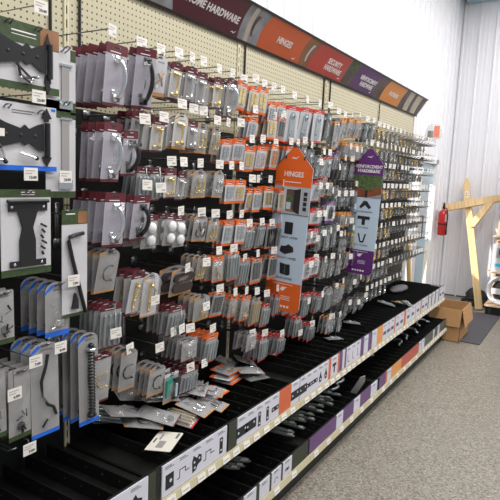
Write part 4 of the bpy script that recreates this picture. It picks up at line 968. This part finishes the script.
# ------------------------------------------------------------------ loose packs lying on the upper shelf
def lie(kd, x, y, z, h, w, az, label, tilt=0.0, tip=0.0):
    # lay a hanging pack on its back: front faces up
    Rm = Matrix.Rotation(az, 4, 'Z') @ Matrix.Rotation(tip, 4, 'X') @ Matrix.Rotation(-math.pi/2+tilt, 4, 'Y')
    cen = Rm @ Vector((0, 0, -h/2+.012))
    t = place_pack(kd, h, w, (x-cen.x, y-cen.y, z), Rm.to_euler(), label, True)
    t.location.z = z-cen.z
zt = .596
t = thing('blank_card', 'white back of a hang card lying loose on the black shelf', 'hardware card', (-1.405, 1.685, zt+.012), (0, -.06, .35))
b = MB(); b.prism([(-.055, -.085), (.05, -.085), (.055, -.08), (.055, .08), (.05, .085), (-.055, .085)], -.001, .001, 'paper', 'z'); b.box(-.045, -.038, -.02, .02, .001, .0014, 'icon'); b.box(.035, .045, .03, .078, .001, .0014, 'ink'); b.build('card', t)
b = MB(); b.box(-.02, .01, -.06, .0, .001, .0013, 'card_grey'); b.box(-.03, -.02, .01, .06, .001, .0013, 'card_grey'); b.build('printed_text', t)
b = MB(); b.prism([(-.045, -.07), (.045, -.07), (.045, .07), (-.045, .07)], -.012, -.001, 'bag', 'z'); b.build('plastic_wrap', t)
lie('bag_clear', -1.665, 1.67, zt+0.060, .22, .11, .95, 'long grey card of the loose shelf heap, nearest the upright', .10, .16)
lie('bag_silver', -1.675, 1.80, zt+0.110, .20, .10, 1.15, 'clear bag on top of the loose heap beside the long grey card', .22, .20)
lie('bag_tan', -1.555, 1.72, zt+0.040, .18, .10, .6, 'tan footed bag at the near front of the loose heap', .06, .05)
lie('bag_silver', -1.515, 1.77, zt+0.065, .18, .10, .35, 'clear bag of silver bits lying over the tan footed bag', .16, .10)
lie('bag_brass_red', -1.465, 1.86, zt+0.033, .16, .10, .25, 'red edged bag directly behind the white card back', .12, .1)
lie('bag_silver', -1.575, 1.90, zt+0.110, .22, .09, 1.35, 'long bright bag lying across the middle of the loose heap', .16, .12)
lie('hook_chrome', -1.455, 1.95, zt+0.060, .17, .11, .15, 'tan footed chrome hooks lying in the loose heap', .2)
lie('bag_silver', -1.535, 2.02, zt+0.100, .17, .10, .5, 'clear bag topping the far part of the loose heap', .16)
lie('hook_black', -1.435, 2.06, zt+0.045, .15, .10, .2, 'tan footed black hooks at the far end of the loose heap', .2)
lie('bag_tan', -1.495, 2.12, zt+0.075, .15, .10, .45, 'tan footed bag at the far edge of the loose heap', .2)
lie('bag_white', -1.70, 1.60, zt+.085, .19, .10, .85, 'white topped bag leaning on the nearest end of the loose heap', .25, .25)
lie('bag_silver', -1.62, 1.66, zt+.095, .17, .10, 1.25, 'clear bag lying on the white topped bag of the heap', .28, .15)
lie('bag_white', -1.58, 1.84, zt+.115, .20, .09, 1.2, 'pale bag crossing the top of the loose heap', .2, .25)
lie('hinge_grey', -1.55, 2.23, zt+.012, .12, .15, .05, 'wide orange edged pack lying alone on black shelf', .05)
lie('bag_silver', -1.68, 2.22, zt+.03, .10, .08, .6, 'small clear bag behind the wide orange edged pack', .2)
lie('hinge_grey', -1.60, 2.44, zt+.010, .13, .13, .1, 'orange edged pack at the base of the second heap', .03)
lie('hinge_grey', -1.61, 2.43, zt+.030, .13, .13, .2, 'orange edged pack stacked second in the second heap', .03)
lie('bag_orange', -1.62, 2.45, zt+.055, .13, .12, .0, 'orange topped bag topping the second heap', .05)
lie('bag_silver', -1.52, 2.55, zt+.045, .15, .10, .9, 'large clear bag of silver bits at front of second heap', .1)
lie('bag_clear', -1.50, 2.56, zt+.012, .14, .12, 1.2, 'pale card under the large clear bag of second heap', .03)
lie('bag_silver', -1.70, 2.58, zt+.05, .12, .09, .3, 'clear bag at the back of the second heap', .3)
lie('bag_silver', -1.62, 2.66, zt+.05, .13, .10, .8, 'clear crumpled bag at far side of second heap', .35)
lie('bag_red', -1.64, 2.98, zt+.012, .11, .07, .3, 'red edged bag lying alone below the orange hanging sign', .05)
lie('strap_grey', -1.44, 3.55, zt+.012, .13, .06, 1.0, 'grey strap bracket lying on shelf below the purple sign', .05)
lie('strap_grey', -1.50, 4.05, zt+.012, .13, .06, .4, 'grey strap bracket lying past the purple sign', .05)
lie('bag_yellow', -1.40, 4.95, zt+.03, .12, .08, 1.2, 'yellow marked bag on the far shelf end', .3)
lie('strap_grey', -1.48, 4.85, zt+.03, .16, .07, .2, 'silver strap bracket beside the yellow marked bag', .2)
lie('strap_grey', -1.33, 5.0, zt+.03, .10, .06, -.5, 'small silver bracket at far shelf edge', .3)
lie('strap_grey', -1.36, 6.2, zt+.01, .12, .05, .4, 'small silver bracket at the very end of upper shelf', .1)
# crumpled grey bag near the far end of the shelf
b = MB(); rr = random.Random(3); N, Mm = 10, 8; vs = []
for i in range(N+1):
    for j in range(Mm):
        t_ = 2*math.pi*j/Mm; u = i/N; r = .075*math.sin(math.pi*min(1, .06+u*.94))**.6*rr.uniform(.8, 1.1)
        vs.append((-.05+.12*u+r*.0+.0, -.22+.44*u, 0)); vs[-1] = (r*math.cos(t_)+.02*u, -.20+.40*u, .065+r*.85*math.sin(t_)+.01*u)
b.add(vs, [(i*Mm+j, i*Mm+(j+1) % Mm, (i+1)*Mm+(j+1) % Mm, (i+1)*Mm+j) for i in range(N) for j in range(Mm)]+[tuple(range(Mm))[::-1], tuple(N*Mm+j for j in range(Mm))], 'grey_paper')
o = b.build('wrapped_bundle', None, True); o.location = (-1.60, 5.62, zt); o.scale = (1, 1, .5); tag(o, 'grey crumpled wrapped bundle lying at the far end of upper shelf', 'bundle')

# ------------------------------------------------------------------ wrapped metal strips and pipes on the floor shelf
def strip(i, x0, y0, x1, y1, z, wd, lab, m='strap_wrap'):
    L_ = math.hypot(x1-x0, y1-y0); az = math.atan2(y1-y0, x1-x0); b = MB(); rr = random.Random(i); n = 9; vs = []
    for k in range(n+1):
        for s_ in (-1, 1):
            for q in (0, 1): vs.append((L_*k/n, s_*wd/2*(1 if k < n else .6), (.006 if q else 0)+rr.uniform(-.002, .002)))
    fs = []
    for k in range(n): a = 4*k; fs += [(a, a+4, a+6, a+2), (a+1, a+3, a+7, a+5), (a, a+1, a+5, a+4), (a+2, a+6, a+7, a+3)]
    fs += [(0, 2, 3, 1), (4*n, 4*n+1, 4*n+3, 4*n+2)]
    b.add(vs, fs, m); o = b.build('metal_strip'); o.location = (x0, y0, z); o.rotation_euler = (0, rr.uniform(-.03, .03), az+rr.uniform(-.10, .10))
    b = MB(); b.box(L_*.90, L_*.97, -wd*.4, wd*.4, .0085, .0095, 'card_grey'); b.build('end_label', o)
    tag(o, lab, 'metal strip', 'wrapped metal strips on the floor shelf')
for i in range(4): strip(i, -1.74, 2.06+.05*i, -1.34, 2.19+.035*i, .262+.006*i, .03, 'long clear wrapped strip, %s of the near few on floor shelf' % ORD[i])
for i in range(22):
    strip(20+i, -1.72+.01*(i % 3), 2.66+.034*i, -1.30-.016*(i % 4), 2.72+.034*i, .256+.009*(i % 4), .034, 'long wrapped grey metal strip, %s in the middle floor shelf bundle' % ORD[i])
b = MB(); b.prism([(-.022, 0), (.022, 0), (.026, .15), (.006, .19), (-.018, .16)], -.004, .004, 'card_grey', 'y', None); o = b.build('metal_bracket'); o.location = (-1.30, 3.62, .20); o.rotation_euler = (.3, .35, .6); tag(o, 'pale upright metal bracket sticking up from the floor shelf', 'bracket')
for i, (x, y, r) in enumerate(((-1.42, 3.5, .05), (-1.45, 3.66, .045), (-1.4, 4.9, .05), (-1.42, 5.1, .06), (-1.40, 5.35, .055), (-1.44, 5.6, .06), (-1.38, 5.8, .05), (-1.45, 4.3, .05))):
    b = MB(); b.tube([(0, -.10, .0), (0, -.07, .02)]+[(0, -.02+r*math.cos(t)*-1, .03+r*.6*math.sin(t)) for t in [math.pi*k/7 for k in range(8)]]+[(.02, .12, 0)], .011, 'zinc', 8)
    o = b.build('bent_bracket', None, True); o.location = (x, y, .268); o.rotation_euler = (0, 1.25, .4*i)
    tag(o, 'bent grey metal bracket, %s along the far floor shelf' % ORD[i], 'bracket', 'bent brackets on the floor shelf')

# bagged piece with a pink label lying on top of the last hooks
t = thing('bagged_part', 'clear bagged part with pink label on top of the farthest hooks', 'bag', (-1.52, 6.2, 2.17), (0, 0, .35))
b = MB(); rr = random.Random(5); vs = [(rr.uniform(.9, 1.05)*.085*math.cos(t_)*f, rr.uniform(.9, 1.05)*.05*math.sin(t_)*f, z) for (f, z) in ((.8, .03), (1, .06), (.95, .13), (.6, .19)) for t_ in [2*math.pi*k/10 for k in range(10)]]
b.add(vs, [(i*10+j, i*10+(j+1) % 10, (i+1)*10+(j+1) % 10, (i+1)*10+j) for i in range(3) for j in range(10)]+[tuple(range(10))[::-1], tuple(range(30, 40))], 'bag'); b.lathe([(.03, 0), (.03, .07)], (-.03, 0, .05), 'card_grey', 10); b.build('plastic_wrap', t)
b = MB(); b.box(.0, .055, -.056, -.054, .05, .17, MT['red'] if False else mat('pink_label', sr(250, 140, 110), .5)); b.build('label', t)

# ------------------------------------------------------------------ things at the far end
t = thing('cardboard_box', 'open brown cardboard box on the floor past the shelving end', 'box', (-1.235, 6.50, 0))
bw, bd, bh = .170, .25, .365
b = MB(); c = 'cardboard'
b.box(-bw, bw, -bd, -bd+.006, 0, bh, c); b.box(-bw, bw, bd-.006, bd, 0, bh, c); b.box(-bw, -bw+.006, -bd, bd, 0, bh, c); b.box(bw-.006, bw, -bd, bd, 0, bh, c); b.box(-bw, bw, -bd, bd, 0, .006, c); b.build('body', t)
def flap(p, ang, L_, wd, side):
    b = MB(); b.prism([(-wd, 0), (wd, 0), (wd*.97, L_), (-wd*.97, L_)], 0, .005, c, 'y', Matrix.Translation(p) @ Matrix.Rotation(side, 4, 'Z') @ Matrix.Rotation(ang, 4, 'X')); b.build('flap', t)
flap((0, -bd-.004, bh), 2.98, .19, bw+.004, 0); flap((0, bd+.004, bh), 2.95, .18, bw, math.pi); flap((bw+.004, 0, bh), 2.93, .19, bd, math.pi/2); flap((-bw-.004, 0, bh), 2.98, .18, bd, -math.pi/2)
b = MB(); b.box(-1.62, -.86, 6.30, 7.95, 0, .012, 'mat_grey'); o = b.build('floor_mat'); tag(o, 'flat dark grey floor mat beyond the cardboard box', 'mat')
# crumpled dark bag against the back wall
b = MB(); rr = random.Random(9); vs = []; N, Mm = 7, 14
for i in range(N+1):
    for j in range(Mm):
        a_ = 2*math.pi*j/Mm; u = i/N; r = (.17*(1-u**2.2)**.5+.012)*rr.uniform(.78, 1.12); vs.append((r*math.cos(a_)*1.0, r*.8*math.sin(a_), .26*u*rr.uniform(.86, 1.1)))
b.add(vs, [(i*Mm+j, i*Mm+(j+1) % Mm, (i+1)*Mm+(j+1) % Mm, (i+1)*Mm+j) for i in range(N) for j in range(Mm)]+[tuple(range(Mm))[::-1], tuple(N*Mm+j for j in range(Mm))], 'black')
o = b.build('rubbish_bag'); o.location = (-1.27, 8.45, 0); tag(o, 'crumpled black bag on the floor at the foot of the wooden post', 'bag')
# wooden mailbox post leaning on the wall
A = Vector((-1.165, 8.16, .0)); Bp = Vector((-1.62, 8.76, 1.82)); dv = (Bp-A).normalized(); Lp = (Bp-A).length
side = Vector((1, 0, 0)); side = (side-dv*side.dot(dv)).normalized(); nrm = dv.cross(side).normalized()
T = Matrix((side, nrm, dv)).transposed().to_4x4(); T.translation = A
t = thing('mailbox_post', 'pale pine mailbox post with arm and brace leaning on white wall', 'wooden post', A)
I = Matrix.Translation(-A)
def wp(b, n):
    o = bpy.data.objects.new(n, b.mesh(n)); C.objects.link(o); o.parent = t; o.matrix_basis = I @ T
b = MB(); q = .046; b.prism([(-q, 0), (q, 0), (q, Lp-.05), (q*.7, Lp), (q*.1, Lp), (-q, Lp-.12)], -.045, .045, 'pine', 'y'); wp(b, 'post')
b = MB(); ax = Matrix.Translation((0, 0, Lp-.42)) @ Matrix.Rotation(-.03, 4, 'Y'); b.box(-.30, .95, -.09, -.0455, -.052, .052, 'pine', ax); wp(b, 'arm')
b = MB(); b.prism([(q*.4, Lp-.78), (q*1.3, Lp-.78), (.36, Lp-.46), (.24, Lp-.46), (q*.4, Lp-.69)], -.088, -.046, 'pine', 'y'); wp(b, 'brace')
b = MB(); b.box(-.022, .022, -.0470, -.0455, Lp-.31, Lp-.21, 'tag'); b.box(-.012, .010, -.0477, -.047, Lp-.285, Lp-.272, 'ink'); b.box(-.012, .008, -.0477, -.047, Lp-.25, Lp-.238, 'ink'); wp(b, 'price_sticker')
# pale boards leaning beside the door
for i, (y, x, hh, lean, m, lab) in enumerate(((6.95, -1.80, 1.55, .0, 'card_white', 'tall white board leaning beside the glass door'), (6.75, -1.74, 1.0, .16, 'pine', 'short pine board leaning near the glass door'), (6.98, -1.66, 1.0, -.2, 'paper', 'short pale board leaning across the glass door'))):
    b = MB(); b.box(-.02, .02, -.035, .035, 0, hh, m); o = b.build('leaning_board'); o.location = (x, y, .001); o.rotation_euler = (lean, -.06, 0); tag(o, lab, 'board')
# fire extinguisher on the left wall close to the corner
t = thing('fire_extinguisher', 'red fire extinguisher hanging on the wall near the corner', 'fire extinguisher', (-1.80, 8.32, .985), (0, 0, 0))
b = MB(); b.lathe([(.058, 0), (.066, .008), (.066, .30), (.060, .335), (.040, .36), (.022, .372), (.022, .385)], (0, 0, 0), 'ext_red', 20); b.build('cylinder', t, True)
b = MB(); b.lathe([(.020, .383), (.022, .40), (.016, .425)], (0, 0, 0), 'dark_metal', 10); b.box(-.012, .012, -.02, .05, .42, .432, 'dark_metal'); b.prism([(-.012, .432), (.012, .432), (.010, .47), (-.006, .475)], -.012, .03, 'dark_metal', 'y'); b.build('valve_handle', t)
b = MB(); b.tube([(.01, -.0, .405), (.055, -.045, .39), (.075, -.055, .30), (.072, -.052, .18), (.070, -.05, .08)], .009, 'black', 8); b.tube([(.070, -.05, .09), (.07, -.05, .02)], .013, 'black', 8); b.build('hose', t, True)
b = MB(); b.lathe([(.068, .155), (.068, .175)], (0, 0, 0), 'black', 20); b.build('strap', t)
b = MB()
for k in range(5):
    a0, a1 = -.9+k*.22, -.9+(k+1)*.22; r = .0675
    b.add([(r*math.cos(a0), r*math.sin(a0), .20), (r*math.cos(a1), r*math.sin(a1), .20), (r*math.cos(a1), r*math.sin(a1), .31), (r*math.cos(a0), r*math.sin(a0), .31)], [(0, 1, 2, 3)], 'card_white')
b.build('label', t)
b = MB(); b.box(-.112, -.064, -.012, .012, .26, .36, 'chrome'); b.build('bracket', t)

# ------------------------------------------------------------------ shelf unit at the right edge
UX0, UX1, UY = -1.07, .0, 7.86
t = thing('shelf_unit', 'pale wooden shelf unit with black base at the right edge', 'shelf unit', (UX0, UY, 0))
I = Matrix.Translation((-UX0, -UY, 0))
def un(b, n): o = b.build(n, t); o.matrix_parent_inverse = I
b = MB(); b.box(UX0+.02, UX1, UY+.03, UY+.36, 0, .125, 'black'); un(b, 'plinth')
for z in (.145, .60, 1.08, 1.83):
    b = MB(); b.box(UX0+(.0 if z < 1 else .03), UX1, UY, UY+.38, z-.02, z, 'peach'); un(b, 'shelf_board')
b = MB(); b.box(UX0+.035, UX1, UY+.36, UY+.38, .1, 2.25, 'card_white'); un(b, 'back_panel')
b = MB(); b.box(UX0+.04, UX0+.07, UY+.30, UY+.36, .12, 2.25, 'peach'); un(b, 'side_post')
# coil of white hose with a green label
t = thing('hose_coil', 'round coil of white hose with green label on the lowest shelf', 'hose coil', (-.875, 7.93, .150), (-.12, 0, 0))
for k in range(3):
    b = MB(); r = .185-.012*k; b.tube([(r*math.cos(a_), -.03+.026*k, .20+r*math.sin(a_)) for a_ in [2*math.pi*i/28 for i in range(28)]], .014, 'white_plastic', 8, True); b.build('coil_ring', t, True)
b = MB(); b.prism([(-.13, .14), (.13, .14), (.14, .22), (-.14, .22)], -.02, -.006, 'card_white', 'y'); b.prism([(-.02, .12), (.05, .14), (.14, .13), (.16, .19), (.05, .18), (-.01, .17)], -.026, -.02, mat('lime', sr(170, 200, 60), .5), 'y'); b.build('label', t)
b = MB(); b.lathe([(.135, 0), (.135, .02)], (0, .04, .20), 'black', 20, 'y'); b.build('packing', t)
def carton(name, lab, cat, x0, x1, y0, y1, z0, z1, m, extra=()):
    t = thing(name, lab, cat, ((x0+x1)/2, (y0+y1)/2, z0)); w_, d_, h_ = (x1-x0)/2, (y1-y0)/2, z1-z0
    b = MB(); b.prism([(-w_, 0), (w_, 0), (w_, h_-.006), (w_-.006, h_), (-w_+.006, h_), (-w_, h_-.006)], -d_, d_, m, 'y'); b.build('body', t)
    b = MB()
    for (a, c, z_a, z_b, mm) in extra: b.box(-w_+a*2*w_, -w_+c*2*w_, -d_-.002, -d_, z_a*h_, z_b*h_, mm)
    b.build('printed_face', t)
mat('cyan', sr(40, 190, 226), .5)
carton('boxed_light', 'white carton with blue stripe and dark picture on second shelf', 'carton', -1.035, -.62, 7.90, 8.12, .600, .97, 'card_white', ((.1, .9, .18, .30, 'cyan'), (.12, .9, .50, .86, 'photo_grey'), (.2, .5, .62, .84, 'icon')))
carton('small_carton', 'peach and brown carton on top of the blue striped carton', 'carton', -1.00, -.70, 7.92, 8.1, .971, 1.052, 'peach', ((.05, .95, .15, .45, 'photo_wood'), (.05, .5, .55, .9, 'paper')))
carton('white_carton', 'low white carton on the third shelf under the red carton', 'carton', -.985, -.70, 7.90, 8.1, 1.080, 1.160, 'card_white', ((.1, .9, .3, .5, 'paper'),))
carton('red_carton', 'red carton stacked on the low white carton', 'carton', -.965, -.72, 7.90, 8.1, 1.161, 1.290, 'red', ((.1, .9, .3, .5, 'sign_red'),))
carton('peach_carton', 'peach carton stacked on the red carton', 'carton', -.955, -.72, 7.90, 8.1, 1.291, 1.375, 'peach', ((.1, .9, .2, .7, 'paper'),))
carton('black_carton', 'black carton topmost of the stack at the right edge', 'carton', -.965, -.72, 7.90, 8.1, 1.376, 1.55, 'black', ((.2, .6, .3, .6, 'red'), (.3, .8, .6, .8, 'tag')))
carton('grey_carton', 'dark grey carton on the highest shelf at right edge', 'carton', -.955, -.72, 7.90, 8.1, 1.83, 2.0, 'strip_grey', ((.2, .8, .3, .6, 'icon'),))
